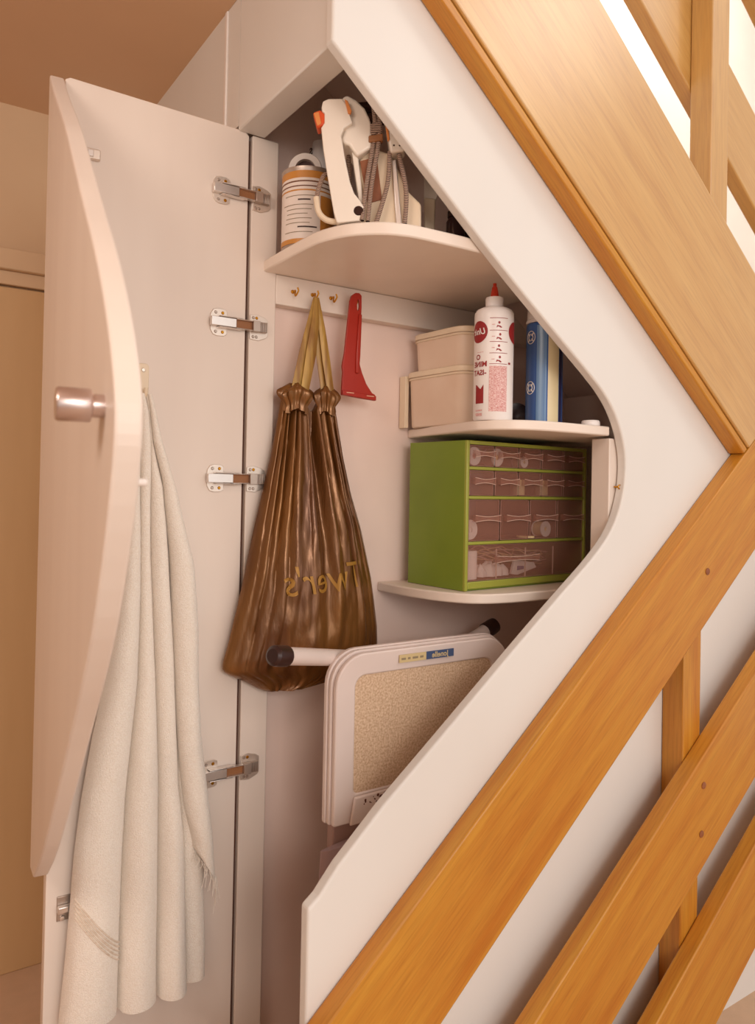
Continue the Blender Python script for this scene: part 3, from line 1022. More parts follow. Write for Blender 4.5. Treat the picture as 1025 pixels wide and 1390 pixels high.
B().prism(IO, IR, Z, IW, [(-0.0125, 0.1180), (0.0168, 0.1265), (0.0271, 0.0517), (0.002, 0.0439)], -0.0165, -0.0142).build('rating_plate', 'brown_label', iron, bevel=0.0005)
B().prism(IO, IR, Z, IW, [(-0.0400, 0.2130), (-0.0345, 0.2100), (-0.0275, 0.1930), (-0.0290, 0.1880), (-0.0335, 0.1880)], -0.042, -0.038).build('badge', 'orange_label', iron, bevel=0.0006)
B().prism(IO, IR, Z, IW, [(-0.0943, 0.1912), (-0.0814, 0.1964), (-0.0698, 0.1848), (-0.0736, 0.1705), (-0.0866, 0.1641)], -0.038, -0.010).build('trigger', 'orange_plastic', iron, bevel=0.003)
B().prism(IO, IR, Z, IW, [(-0.0925, 0.1888), (-0.0840, 0.1920), (-0.0790, 0.1720), (-0.0858, 0.1672)], -0.0392, -0.0378).build('trigger_face', 'orange_label', iron, bevel=0.0006)
B().lathe(IO + IR * -0.0125 + Z * 0.0225 - IW * 0.0398, [(0, 0.0012), (0.0075, 0.0012), (0.0085, 0.0), (0.0085, -0.001)], 24, IR, Z, -IW).build('handle_hole', 'dark_lid', iron)  # dark disc standing in for the shaded hole in the handle foot


def ic(l, w):
    if not isinstance(w, (list, tuple)):
        w = [w] * len(l)
    return [tuple(IO + IR * p[0] + Z * p[1] + IW * ww) for p, ww in zip(l, w)]


def cord(l, w, name='cord', m='cord_braid', r=0.0040):
    pts = smooth_poly(ic(l, w), 8)
    B().tube(pts, r, 10).build(name, m, iron)


cord([(0.009, 0.214), (0.0125, 0.176), (0.0096, 0.1395), (0.0003, 0.0749), (-0.0065, 0.006)], [-0.022, -0.026, -0.026, -0.027, -0.040])
cord([(0.0165, 0.208), (0.0205, 0.175), (0.0186, 0.1395), (0.009, 0.0749), (0.0035, 0.006)], [-0.020, -0.026, -0.026, -0.027, -0.036])
cord([(0.0388, 0.1305), (0.0362, 0.0749), (0.0181, 0.006)], [-0.026, -0.026, -0.030])
cord([(0.0556, 0.1266), (0.0685, 0.062), (0.0672, 0.006)], [-0.026, -0.027, -0.028], r=0.0043)
cord([(-0.060, 0.1000), (-0.0736, 0.0943), (-0.0811, 0.0724), (-0.0860, 0.046)], [-0.000, -0.012, -0.022, -0.030])
cord([(-0.0860, 0.0480), (-0.0814, 0.0233), (-0.0690, 0.0105), (-0.0500, 0.0080)], [-0.030, -0.030, -0.028, -0.022], 'cord_sleeve', 'iron_cream', 0.0052)
cord([(-0.0336, 0.1395), (-0.0297, 0.0749), (-0.0207, 0.0388)], [0.012, 0.012, 0.012], r=0.0042)
B().prism(IO, IR, Z, IW, [(0.002, 0.1560), (0.027, 0.1600), (0.027, 0.1480), (0.002, 0.1440)], -0.0325, -0.0180).build('rubber_band', 'tan_band', iron, bevel=0.002)
B().prism(IO, IR, Z, IW, [(0.003, 0.1780), (0.025, 0.1820), (0.026, 0.1620), (0.004, 0.1580)], -0.0315, -0.0180).build('cord_wrap', 'cord_braid', iron, bevel=0.004)
B().prism(IO, IR, Z, IW, [(0.0275, 0.1950), (0.0388, 0.1990), (0.0672, 0.1525), (0.0646, 0.1292), (0.0401, 0.1266), (0.0330, 0.1600)], -0.034, 0.000).build('plug', 'iron_white', iron, bevel=0.004, seg=3)
B().prism(IO, IR, Z, IW, [(0.0272, 0.1900), (0.0318, 0.1930), (0.0385, 0.1480), (0.0350, 0.1440)], -0.0362, -0.0338).build('plug_label', 'orange_label', iron, bevel=0.0005)
for a in (0.046, 0.056):
    B().lathe(IO + IR * a + Z * 0.1385 - IW * 0.0341, [(0, 0.0006), (0.0016, 0.0006), (0.0016, -0.0002)], 10, IR, Z, -IW).build('plug_screw', 'dark_lid', iron)

# coil of dark hose lying behind, over the iron
hs = thing('hose_coil', 'coil of dark brown ribbed hose behind the top of the iron', 'hose', (0.15, -0.12, 1.93))
HC = Vector((0.145, -0.150, 1.957))
for i, (ra, rz, dz) in enumerate(((0.060, 0.040, 0.0), (0.052, 0.036, 0.010), (0.044, 0.030, -0.008))):
    pts = []
    for k in range(40):
        a = 2 * math.pi * k / 40
        pts.append(HC + IR * (ra * math.cos(a)) + IW * (0.035 * math.sin(a)) + Z * (dz + 0.012 * math.sin(a + i)))
    B().tube(pts, 0.0085, 10, closed=True).build('loop', 'hose_brown', hs)

# paint tin and what stands on and behind it
pc = thing('paint_tin', 'paint tin with a white and orange striped label beside the jamb', 'tin', (0.086, -0.078, ZS1))
PO = Vector((0.086, -0.078, ZS1 + 0.0003))
B().lathe(PO, [(0, 0), (0.0515, 0.0), (0.0525, 0.003), (0.051, 0.006), (0.051, 0.168), (0.0525, 0.171), (0.0525, 0.176), (0.0505, 0.176), (0.0500, 0.172), (0.0500, 0.150), (0, 0.150)], 48, az=Z * 0.88).build(
    'can_body', 'steel_dull', pc)
B().lathe(PO, [(0.0513, 0.012), (0.0513, 0.165)], 48, az=Z * 0.88).build('label', 'can_label', pc)
for (z0, z1, m) in ((0.151, 0.1665, 'can_orange'), (0.142, 0.1450, 'can_brown_ink'), (0.132, 0.1345, 'can_brown_ink'), (0.123, 0.1260, 'can_orange'), (0.010, 0.020, 'can_orange')):
    B().lathe(PO, [(0.0514, z0), (0.0517, z0), (0.0517, z1), (0.0514, z1)], 48, az=Z * 0.88).build('band', m, pc)
va = math.atan2(-0.83, -0.55)      # direction of the room
B().lathe(PO, [(0.0516, 0.022), (0.0520, 0.022), (0.0520, 0.115), (0.0516, 0.115)], 10, az=Z * 0.88, a0=va + 0.55, a1=va + 1.6).build('panel', 'can_orange', pc, fix=False)
# lines of small print on the label
for i in range(9):
    zz = 0.112 - i * 0.0098
    a0 = va - 1.0 + random.uniform(0, 0.25)
    a1 = va + random.uniform(-0.1, 0.45)
    B().lathe(PO, [(0.0515, zz), (0.0518, zz), (0.0518, zz + (0.003 if i in (1, 7) else 0.0014)), (0.0515, zz + 0.0012)], 10, az=Z * 0.88, a0=a0 if i not in (1, 7) else va - 0.3, a1=a1).build(
        'print_line', 'print_dark' if i in (1, 7) else 'label_ink', pc, fix=False)

RO = PO + Vector((0.000, 0.012, 0.1553 + 0.010))
tr_ = thing('tape_roll', 'white roll with a dark centre sitting in the open paint tin', 'roll', tuple(RO - Z * 0.026))
B().lathe(RO, [(0.020, -0.02), (0.031, -0.02), (0.0325, -0.018), (0.0325, 0.018), (0.031, 0.02), (0.020, 0.02), (0.020, -0.02)], 40, IR, Z, -IW).build('roll', 'paper_white', tr_)
B().lathe(RO, [(0.0, 0.010), (0.0195, 0.010), (0.0195, -0.012), (0, -0.012)], 32, IR, Z, -IW).build('hole_shade', 'hose_brown', tr_)  # dark plug standing in for the shade inside the roll's hole

wb = thing('white_bottle', 'tapered white bottle with dark lettering behind the iron', 'bottle', (0.153, -0.005, ZS1))
WO = Vector((0.153, -0.005, ZS1 + 0.0003))
wprof = [(0, 0), (0.032, 0), (0.033, 0.004), (0.033, 0.15), (0.032, 0.18), (0.027, 0.235), (0.020, 0.255), (0.018, 0.265), (0, 0.265)]
B().lathe(WO, wprof, 36).build('bottle_body', 'bottle_white', wb)
for (dz, ch) in ((0.238, 'S'), (0.220, 'O'), (0.202, 'L')):
    tv, tf = text2d(ch, 0.020, 0.0, 0.0008)
    r = 0.0010 + (0.027 + (0.235 - dz) * 0.095)
    vs = [WO + Vector((math.cos(va - 0.80 - v.x / r) * (r + 0.0006), math.sin(va - 0.80 - v.x / r) * (r + 0.0006), dz + v.y)) for v in tv]
    B().add(vs, tf).build('letter', 'print_dark', wb, fix=False)

fb = thing('putty_knife', 'pale putty knife leaning upright right of the iron', 'putty knife', (0.247, -0.258, ZS1))
FBO = Vector((0.247, -0.258, ZS1))
B().prism(FBO, IR, Z, IW, [(-0.012, 0.090), (0.010, 0.088), (0.0135, 0.10), (0.010, 0.21), (-0.012, 0.24)], -0.003, 0.003).build('blade', 'iron_white', fb, bevel=0.001)
B().prism(FBO, IR, Z, IW, [(-0.010, 0.0005), (0.008, 0.0005), (0.010, 0.092), (-0.012, 0.094)], -0.006, 0.006).build('grip', 'iron_cream', fb, bevel=0.003)
for (jx, jy, jr, jh, lab) in ((0.283, -0.290, 0.018, 0.066, 'small dark glass jar nearest the corner of the top shelf'), (0.345, -0.245, 0.025, 0.080, 'larger dark glass jar at the back right of the top shelf')):
    jj = thing('glass_jar', lab, 'jar', (jx, jy, ZS1), 'dark jars on the top shelf')
    JO = Vector((jx, jy, ZS1 + 0.0003))
    B().lathe(JO, [(0, 0), (jr * 0.94, 0), (jr, 0.004), (jr, jh * 0.7), (jr * 0.8, jh * 0.8), (jr * 0.78, jh * 0.84), (0, jh * 0.84)], 28).build('glass', 'dark_glass', jj)
    B().lathe(JO, [(0, jh * 0.842), (jr * 0.86, jh * 0.842), (jr * 0.86, jh), (0, jh)], 28).build('lid', 'dark_lid', jj)

# ================================================================== MIDDLE SHELF
ZS2 = 1.386


def rrect(hx_, hy_, r, n=6):
    pts = []
    for cx_, cy_, a0 in ((hx_ - r, hy_ - r, 0), (-hx_ + r, hy_ - r, 90), (-hx_ + r, -hy_ + r, 180), (hx_ - r, -hy_ + r, 270)):
        for k in range(n + 1):
            a = math.radians(a0 + 90 * k / n)
            pts.append((cx_ + r * math.cos(a), cy_ + r * math.sin(a)))
    return pts


def loft(o, ax, ay, az, rings):
    """rings: list of (polygon, height)"""
    b = B()
    n = len(rings[0][0])
    vs = []
    for poly, h in rings:
        vs += [o + ax * p[0] + ay * p[1] + az * h for p in poly]
    fs = []
    for i in range(len(rings) - 1):
        for k in range(n):
            fs.append((i * n + k, i * n + (k + 1) % n, (i + 1) * n + (k + 1) % n, (i + 1) * n + k))
    fs.append(tuple(range(n))[::-1])
    fs.append(tuple(range((len(rings) - 1) * n, len(rings) * n)))
    return b.add(vs, fs)


def tub(name, label, o, hx_, hy_, h, rot):
    t = thing(name, label, 'tub', tuple(o), 'plastic tubs stacked on the middle shelf')
    ca, sa = math.cos(rot), math.sin(rot)
    ax, ay = Vector((ca, sa, 0)), Vector((-sa, ca, 0))
    loft(o, ax, ay, Z, [(rrect(hx_ * 0.93, hy_ * 0.93, 0.028), 0.0003), (rrect(hx_ * 0.95, hy_ * 0.95, 0.03), 0.006), (rrect(hx_, hy_, 0.033), h - 0.011)]).build('tub_body', 'tub_plastic', t, bevel=0.002)
    loft(o, ax, ay, Z, [(rrect(hx_ + 0.003, hy_ + 0.003, 0.035), h - 0.0125), (rrect(hx_ + 0.004, hy_ + 0.004, 0.036), h - 0.009), (rrect(hx_ + 0.004, hy_ + 0.004, 0.036), h - 0.002),
                        (rrect(hx_ + 0.001, hy_ + 0.001, 0.034), h)]).build('lid', 'tub_lid', t)
    loft(o, ax, ay, Z, [(rrect(hx_ + 0.002, hy_ + 0.002, 0.034), h - 0.0185), (rrect(hx_ + 0.0028, hy_ + 0.0028, 0.035), h - 0.0165), (rrect(hx_ + 0.002, hy_ + 0.002, 0.034), h - 0.0145)]).build(
        'rim', 'tub_lid', t)
    return t


tub('plastic_tub', 'larger translucent cream plastic tub under a smaller one', Vector((0.470, -0.082, ZS2)), 0.076, 0.098, 0.124, math.radians(4))
tub('plastic_tub', 'smaller cream lidded plastic tub on top of the stack', Vector((0.474, -0.080, ZS2 + 0.124)), 0.070, 0.088, 0.085, math.radians(4))
tubs = bpy.data.objects['plastic_tub']
B().box((0.386, 0.004, ZS2 + 0.001), (0.396, 0.026, ZS2 + 0.118)).build('clip', 'tub_lid', tubs, bevel=0.001)

# glue bottle
gb = thing('glue_bottle', 'white glue bottle with red printing and a red nozzle', 'bottle', (0.406, -0.268, ZS2))
GO = Vector((0.4085, -0.262, ZS2 + 0.0003))
GS = 0.0388
prof = [(0, 0), (GS * 0.94, 0.0), (GS, 0.004), (GS, 0.205), (GS * 0.985, 0.2125), (GS * 0.90, 0.2185), (GS * 0.70, 0.2225), (GS * 0.46, 0.2245), (GS * 0.45, 0.226), (0, 0.226)]
B().lathe(GO, prof, 56).build('bottle_body', 'bottle_white', gb)
B().lathe(GO, [(0, 0.2262), (0.0178, 0.2262), (0.0178, 0.2420), (0.0168, 0.2445), (0.0085, 0.2455), (0, 0.2455)], 36).build('cap', 'bottle_white', gb)
B().lathe(GO, [(0, 0.2456), (0.0085, 0.2456), (0.0072, 0.256), (0.0052, 0.266), (0.0038, 0.2665), (0.0034, 0.2735), (0, 0.2740)], 24).build('nozzle', 'nozzle_red', gb)
vb = math.atan2(-1.385 + 0.262, -0.612 - 0.4085)        # facing the room


def wrap(vs, fs, dx, dz, name, m, parent, o=GO, R=GS, mirror=True, lift=0.0006):
    """wraps flat shapes on the bottle; dx is measured along the surface to the right as seen from the room"""
    out = []
    for v in vs:
        xx = dx + (-v[0] if mirror else v[0])
        a = vb + xx / R
        out.append(o + Vector((math.cos(a) * (R + lift), math.sin(a) * (R + lift), dz + v[1])))
    return B().add(out, fs).build(name, m, parent, fix=False)


def rect(w, h):
    n = max(1, int(w / 0.006))
    vs, fs = [], []
    for i in range(n + 1):
        vs += [(-w / 2 + w * i / n, -h / 2), (-w / 2 + w * i / n, h / 2)]
    fs = [(2 * i, 2 * i + 2, 2 * i + 3, 2 * i + 1) for i in range(n)]
    return vs, fs


def disc(rx, ry, n=14):
    vs, fs = [], []
    for i in range(n + 1):
        a = math.pi * i / n
        x, h = -rx * math.cos(a), ry * math.sin(a)
        vs += [(x, -h), (x, h)]
    return vs, [(2 * i, 2 * i + 2, 2 * i + 3, 2 * i + 1) for i in range(n)]


gbody = bpy.data.objects['bottle_body.001']
for sx in (-0.033, 0.052):
    v_, f_ = disc(0.021, 0.0215)
    wrap(v_, f_, sx, 0.172, 'emblem', 'ink_red', gbody)
v_, f_ = text2d('Unit', 0.017, 0.3, 0.0003)
wrap(v_, f_, -0.030, 0.172, 'script', 'bottle_white', gbody, lift=0.0015)
for (s_, sz, dx, dz) in (('O', 0.014, -0.033, 0.122), ('MINE', 0.0145, -0.0290, 0.108), ('-ISAT', 0.0145, -0.0300, 0.0915)):
    v_, f_ = text2d(s_, sz, 0.0, 0.0004)
    wrap(v_, f_, dx, dz, 'lettering', 'ink_red', gbody)
for (w, h, dx, dz, m) in ((0.036, 0.0010, 0.010, 0.197, 'ink_red'), (0.036, 0.0010, 0.010, 0.173, 'ink_red'), (0.036, 0.0010, 0.010, 0.151, 'ink_red'), (0.036, 0.0010, 0.010, 0.129, 'ink_red'),
                          (0.036, 0.0010, 0.010, 0.108, 'ink_red'), (0.036, 0.088, 0.010, 0.060, 'ink_pink'), (0.015, 0.0010, -0.028, 0.132, 'ink_pink'), (0.017, 0.0055, -0.030, 0.0105, 'ink_pink'),
                          (0.017, 0.0030, -0.030, 0.0185, 'ink_pink'), (0.006, 0.004, 0.034, 0.110, 'ink_red')):
    v_, f_ = rect(w, h)
    wrap(v_, f_, dx, dz, 'print', m, gbody)
# little instruction pictures, one to each frame
for i, dz in enumerate((0.184, 0.161, 0.139, 0.117)):
    v_, f_ = disc(0.0022, 0.0026, 10)
    wrap(v_, f_, 0.010 + (0.002 if i % 2 else 0.0), dz + 0.004, 'pictogram', 'ink_red', gbody)
    v_, f_ = [(-0.006, -0.005), (-0.002, -0.002), (0.004, -0.001), (0.0055, -0.006), (0.0015, -0.0035), (-0.0035, -0.0065)], [(0, 1, 5), (1, 2, 4, 5), (2, 3, 4)]
    wrap(v_, f_, 0.010, dz, 'pictogram', 'ink_red', gbody)
    v_, f_ = rect(0.006, 0.0016)
    wrap(v_, f_, -0.001, dz, 'pictogram', 'ink_pink', gbody)
# red corner device low on the label
v_, f_ = [], []
for i in range(7):
    q = i / 6
    v_ += [(-0.010 + 0.020 * q, -0.020), (-0.010 + 0.020 * q, 0.021 - 0.022 * max(0, 0.55 - abs(q - 0.35)) - 0.004 * q)]
f_ = [(2 * i, 2 * i + 2, 2 * i + 3, 2 * i + 1) for i in range(6)]
wrap(v_, f_, -0.0290, 0.052, 'device', 'ink_red', gbody)

# aerosol can
ac = thing('aerosol_can', 'blue and cream aerosol can with a white cap', 'aerosol', (0.58, -0.235, ZS2))
AO = Vector((0.573, -0.240, ZS2 + 0.0003))
AR = 0.0385
B().lathe(AO, [(0, 0.001), (AR * 0.96, 0.0), (AR * 1.02, 0.002), (AR * 1.02, 0.004), (AR, 0.006), (AR, 0.212), (AR * 0.97, 0.216), (AR * 0.93, 0.2175), (0, 0.2175)], 48).build('can_body', 'can_blue', ac)
B().lathe(AO, [(0, 0.2178), (AR * 1.02, 0.2178), (AR * 1.02, 0.224), (AR * 0.97, 0.226), (AR * 0.95, 0.258), (AR * 0.88, 0.266), (0, 0.268)], 48).build('cap', 'bottle_white', ac)
acb = bpy.data.objects['can_body.001']
va2 = math.atan2(-1.385 + 0.236, -0.612 - 0.58)
for (a0, a1, m) in ((-0.42, 0.12, 'can_lightblue'), (0.20, 0.86, 'can_cream'), (0.90, 1.15, 'can_navy')):
    B().lathe(AO, [(AR + 0.0001, 0.007), (AR + 0.0005, 0.007), (AR + 0.0005, 0.210), (AR + 0.0001, 0.210)], 12, a0=va2 + a0, a1=va2 + a1).build('colour_panel', m, acb, fix=False)
for dz in (0.186, 0.080):
    b = B()
    for rr_ in (0.0115, 0.006):
        pts = []
        for k in range(20):
            a = 2 * math.pi * k / 20
            xx = -0.032 + rr_ * math.cos(a)
            aa = va2 + xx / AR
            pts.append(AO + Vector((math.cos(aa) * (AR + 0.0004), math.sin(aa) * (AR + 0.0004), dz + rr_ * 1.15 * math.sin(a))))
        b.tube(pts, 0.0009, 6, closed=True)
    for k in range(4):
        a = math.pi / 4 + k * math.pi / 2
        pts = []
        for q in (0.004, 0.011):
            xx = -0.032 + q * math.cos(a)
            aa = va2 + xx / AR
            pts.append(AO + Vector((math.cos(aa) * (AR + 0.0005), math.sin(aa) * (AR + 0.0005), dz + q * 1.15 * math.sin(a))))
        b.tube(pts, 0.0014, 6)
    b.build('emblem', 'bottle_white', acb)

# dark reel behind, small white lid at the right end, flat coaster under the can's edge
rl = thing('cable_reel', 'dark reel standing between glue bottle and aerosol can', 'reel', (0.578, -0.15, ZS2))
LO = Vector((0.579, -0.150, ZS2 + 0.029))
B().lathe(LO, [(0, -0.016), (0.0285, -0.016), (0.0285, -0.011), (0.018, -0.010), (0.018, 0.010), (0.0285, 0.011), (0.0285, 0.016), (0.008, 0.016), (0, 0.012)], 32, IR, Z, -IW).build('spool', 'rubber_black', rl)
B().lathe(LO, [(0.0184, -0.0095), (0.024, -0.0095), (0.024, 0.0095), (0.0184, 0.0095)], 32, IR, Z, -IW).build('wire', 'hose_brown', rl)
wl = B().lathe(Vector((0.622, -0.325, ZS2 + 0.0003)), [(0, 0), (0.018, 0), (0.019, 0.002), (0.0185, 0.009), (0.0165, 0.0115), (0, 0.012)], 36).build('jar_lid', 'bottle_white', None)
setp(wl, 'small white round lid lying at the right end of the middle shelf', 'lid')
# screw eye on the edge of the cut-out
se = thing('screw_eye', 'small brass screw eye on the white upright at the cut-out', 'screw eye', (0.668, -0.353, 1.262))
B().tube([(0.668, -0.3504, 1.262), (0.668, -0.3600, 1.262)], 0.0018, 8).build('shank', 'brass', se)
B().tube([Vector((0.668 + 0.004 * math.cos(2 * math.pi * k / 16), -0.3636, 1.262 + 0.004 * math.sin(2 * math.pi * k / 16))) for k in range(16)], 0.0013, 6, closed=True).build('eye', 'brass', se)

# ================================================================== GREEN DRAWER CABINET
ang = math.radians(4.5)
CX_, CY_ = Vector((math.cos(ang), math.sin(ang), 0)), Vector((-math.sin(ang), math.cos(ang), 0))
CO = Vector((0.405, -0.189, 1.041))
CW, CD, CH = 0.40, 0.178, 0.3115
cab = thing('drawer_cabinet', 'green enamelled cabinet of small clear plastic drawers', 'drawer cabinet', tuple(CO))


def cbox(name, m, a, b, parent=cab, bevel=0.0012):
    return B().frame_box(CO, CX_, CY_, Z, a, b).build(name, m, parent, bevel=bevel)


cbox('side_panel', 'green_enamel', (0, 0.004, 0), (0.004, CD, CH))
cbox('side_panel', 'green_enamel', (CW - 0.004, 0.004, 0), (CW, CD, CH))
cbox('top_panel', 'green_enamel', (0.004, 0.004, CH - 0.004), (CW - 0.004, CD, CH))
cbox('base_panel', 'green_enamel', (0.004, 0.004, 0), (CW - 0.004, CD, 0.018))
cbox('back_panel', 'green_enamel', (0.004, CD - 0.003, 0.018), (CW - 0.004, CD, CH - 0.004))
# front frame
cbox('stile', 'green_light', (0, -0.002, 0), (0.0085, 0.006, CH), bevel=0.002)
cbox('stile', 'green_light', (CW - 0.0085, -0.002, 0), (CW, 0.006, CH), bevel=0.002)
rowz = [0.018, 0.098, 0.193, 0.254, 0.3045]      # bottoms of rows 4,3,2,1 and the top
cbox('rail', 'green_light', (0.0085, -0.0015, 0.004), (CW - 0.0085, 0.005, 0.0185), bevel=0.0015)
cbox('rail', 'green_light', (0.0085, -0.0015, CH - 0.008), (CW - 0.0085, 0.005, CH), bevel=0.0015)
for z in rowz[1:4]:
    cbox('rail', 'green_light', (0.0085, -0.0015, z - 0.003), (CW - 0.0085, 0.005, z + 0.0035), bevel=0.0015)
    cbox('runner', 'green_enamel', (0.004, 0.005, z - 0.001), (CW - 0.004, CD - 0.003, z + 0.001), bevel=0)


def drawer(x0, x1, z0, z1, dividers=()):
    """clear plastic drawer: front with a pinched pull, walls and floor"""
    d = CD - 0.010
    t = 0.0012
    dr = B()
    dr.frame_box(CO, CX_, CY_, Z, (x0, 0.002, z0), (x1, 0.002 + t, z1))
    o = dr.build('drawer', 'drawer_clear', cab, bevel=0)
    w = B()
    w.frame_box(CO, CX_, CY_, Z, (x0, 0.0035, z0), (x0 + t, d, z1 - 0.004))
    w.frame_box(CO, CX_, CY_, Z, (x1 - t, 0.0035, z0), (x1, d, z1 - 0.004))
    w.frame_box(CO, CX_, CY_, Z, (x0 + t, 0.0035, z0), (x1 - t, d, z0 + t))
    w.frame_box(CO, CX_, CY_, Z, (x0 + t, d - t, z0 + t), (x1 - t, d, z1 - 0.006))
    w.build('tray', 'tray_clear', o)
    zc = (z0 + z1) / 2 + (0.004 if not dividers else 0.006)
    L = (x1 - x0) if not dividers else 0.16
    xa = x0 if not dividers else (x0 + x1) / 2 - 0.13
    if not dividers:
        L *= 0.98
    # pull: a horizontal grip, waisted in the middle
    pull = []
    n = 12
    for k in range(n + 1):
        q = k / n
        hh = 0.0035 + 0.0035 * abs(2 * q - 1) ** 1.6
        pull.append((xa + L * (0.12 + 0.86 * q), hh))
    poly = [(p, zc + h) for p, h in pull] + [(p, zc - h) for p, h in pull[::-1]]
    B().prism(CO, CX_, Z, CY_, poly, -0.0075, 0.0012).build('pull', 'drawer_clear', o)
    for s in (1, -1):
        B().tube([CO + CX_ * p + Z * (zc + s * h) - CY_ * 0.0078 for p, h in pull], 0.0006, 5).build('pull_rim', 'drawer_rib', o)
    e = B()
    for xe in (x0 + 0.0006, x1 - 0.0006):
        e.tube([CO + CX_ * xe + Z * (z0 + 0.001) + CY_ * 0.0016, CO + CX_ * xe + Z * (z1 - 0.001) + CY_ * 0.0016], 0.0007, 5)
    for ze in (z0 + 0.0006, z1 - 0.0006):
        e.tube([CO + CX_ * (x0 + 0.001) + Z * ze + CY_ * 0.0016, CO + CX_ * (x1 - 0.001) + Z * ze + CY_ * 0.0016], 0.0006, 5)
    e.build('front_rim', 'drawer_edge', o)
    for dx in dividers:
        B().frame_box(CO, CX_, CY_, Z, (dx - 0.0009, 0.0040, z0 + t), (dx + 0.0009, 0.0065, z1 - 0.010)).build('divider', 'drawer_rib', o)
    return o


x_in0, x_in1 = 0.0095, CW - 0.0095
cw5 = (x_in1 - x_in0) / 5
for r in (0, 1):
    z0, z1 = (rowz[3] + 0.0045, rowz[4] - 0.002) if r == 0 else (rowz[2] + 0.0045, rowz[3] - 0.004)
    for c in range(5):
        drawer(x_in0 + c * cw5 + 0.0022, x_in0 + (c + 1) * cw5 - 0.0022, z0, z1)
cw4 = (x_in1 - x_in0) / 4
for c in range(4):
    drawer(x_in0 + c * cw4 + 0.0022, x_in0 + (c + 1) * cw4 - 0.0022, rowz[1] + 0.0045, rowz[2] - 0.004)
drawer(x_in0 + 0.001, x_in1 - 0.001, rowz[0] + 0.0015, rowz[1] - 0.004, dividers=(0.100, 0.193, 0.288))


def cpt(x, y, z):
    return CO + CX_ * x + CY_ * y + Z * z


def spool(x, z, m, label, r=0.017, y=0.030):
    o = thing('thread_reel', label, 'reel', tuple(cpt(x, y, z)), 'reels in the clear drawers')
    c = cpt(x, y, z + r + 0.0008)
    B().lathe(c, [(0, -0.014), (r, -0.014), (r, -0.012), (r * 0.6, -0.011), (r * 0.6, 0.011), (r, 0.012), (r, 0.014), (r * 0.3, 0.014), (r * 0.3, 0.010), (0, 0.010)], 24, CX_, Z, -CY_).build('reel', 'paper_white', o)
    B().lathe(c, [(r * 0.61, -0.0105), (r * 0.93, -0.0105), (r * 0.93, 0.0105), (r * 0.61, 0.0105)], 24, CX_, Z, -CY_).build('thread', m, o)


rz1, rz2, rz3, rz4 = rowz[3] + 0.0058, rowz[2] + 0.0058, rowz[1] + 0.0058, rowz[0] + 0.0028
spool(x_in0 + 0.030, rz1, 'thread_pink', 'reel of pink thread in the first top drawer', 0.0195)
spool(x_in0 + cw5 + 0.024, rz1, 'thread_cream', 'reel of cream tape in the second top drawer', 0.0195)
spool(x_in0 + 2 * cw5 + 0.036, rz1, 'thread_cream', 'small cream reel in the third top drawer', 0.0125)
spool(x_in0 + 0.022, rz3, 'paper_white', 'coil of white cord in the first deep drawer', 0.021)
spool(x_in0 + 2 * cw4 + 0.075, rz3, 'thread_cream', 'ball of cream string in the third deep drawer', 0.018)
for i, (x, m) in enumerate(((x_in0 + 3 * cw5 + 0.040, 'thread_cream'), (x_in0 + 2 * cw5 + 0.036, 'thread_cream'))):
    o = B().lathe(cpt(x, 0.035, rz2 + 0.0008), [(0, 0), (0.016, 0), (0.016, 0.034), (0, 0.034)], 20).build('fuse_packet', m, None)
    setp(o, ['cream packet in the fourth drawer of the second row', 'cream packet in the third drawer of the second row'][i], 'packet')
o = B().lathe(cpt(x_in0 + 2 * cw4 + 0.010, 0.020, rz3 + 0.0008), [(0, 0), (0.020, 0), (0.020, 0.004), (0, 0.004)], 24).build('washer', 'thread_cream', None)
setp(o, 'flat cream disc lying in the third deep drawer', 'disc')
# bottom drawer: white tube, packets and bundle of wires
o = B().lathe(cpt(x_in0 + 0.028, 0.034, rz4 + 0.0004), [(0, 0), (0.0235, 0), (0.0235, 0.058), (0.0225, 0.060), (0.015, 0.060), (0.013, 0.052), (0, 0.052)], 32).build('paper_roll', 'paper_white', None)
setp(o, 'upright white paper roll in the wide bottom drawer', 'roll')
o = thing('card_packet', 'white packets with blue print in the wide bottom drawer', 'packet', tuple(cpt(0.20, 0.03, rz4)))
B().prism(cpt(0.170, 0.024, rz4 + 0.0005), CX_, Z, CY_, [(0, 0.003), (0.020, 0.0), (0.085, 0.014), (0.075, 0.026), (0.012, 0.034)], 0.0, 0.008).build('packet', 'paper_white', o, bevel=0.001)
B().prism(cpt(0.188, 0.0232, rz4 + 0.011), CX_, Z, CY_, [(0, 0), (0.022, 0.002), (0.022, 0.009), (0, 0.010)], 0.0, 0.0006).build('print', 'ink_blue', o)
cc = thing('cotton_wad', 'crumpled white cloth in the wide bottom drawer beside the roll', 'cloth', tuple(cpt(0.10, 0.03, rz4)))
for k, (x, r) in enumerate(((0.078, 0.016), (0.105, 0.020), (0.130, 0.017), (0.150, 0.015))):
    vs, fs = [], []
    c = cpt(x, 0.034, rz4 + 0.0025)
    for j in range(9):
        th = math.pi * 0.5 * j / 8
        for i in range(20):
            a = 2 * math.pi * i / 20
            rr_ = r * (1 + 0.22 * mnoise.noise(Vector((math.cos(a) * 2 + k * 3, math.sin(a) * 2, th * 2))))
            vs.append(c + CX_ * (rr_ * math.cos(th) * math.cos(a)) + CY_ * (rr_ * math.cos(th) * math.sin(a)) + Z * (rr_ * 1.5 * math.sin(th)))
    for j in range(8):
        for i in range(20):
            fs.append((j * 20 + i, j * 20 + (i + 1) % 20, (j + 1) * 20 + (i + 1) % 20, (j + 1) * 20 + i))
    B().add(vs, fs).build('crumple', 'paper_white', cc)
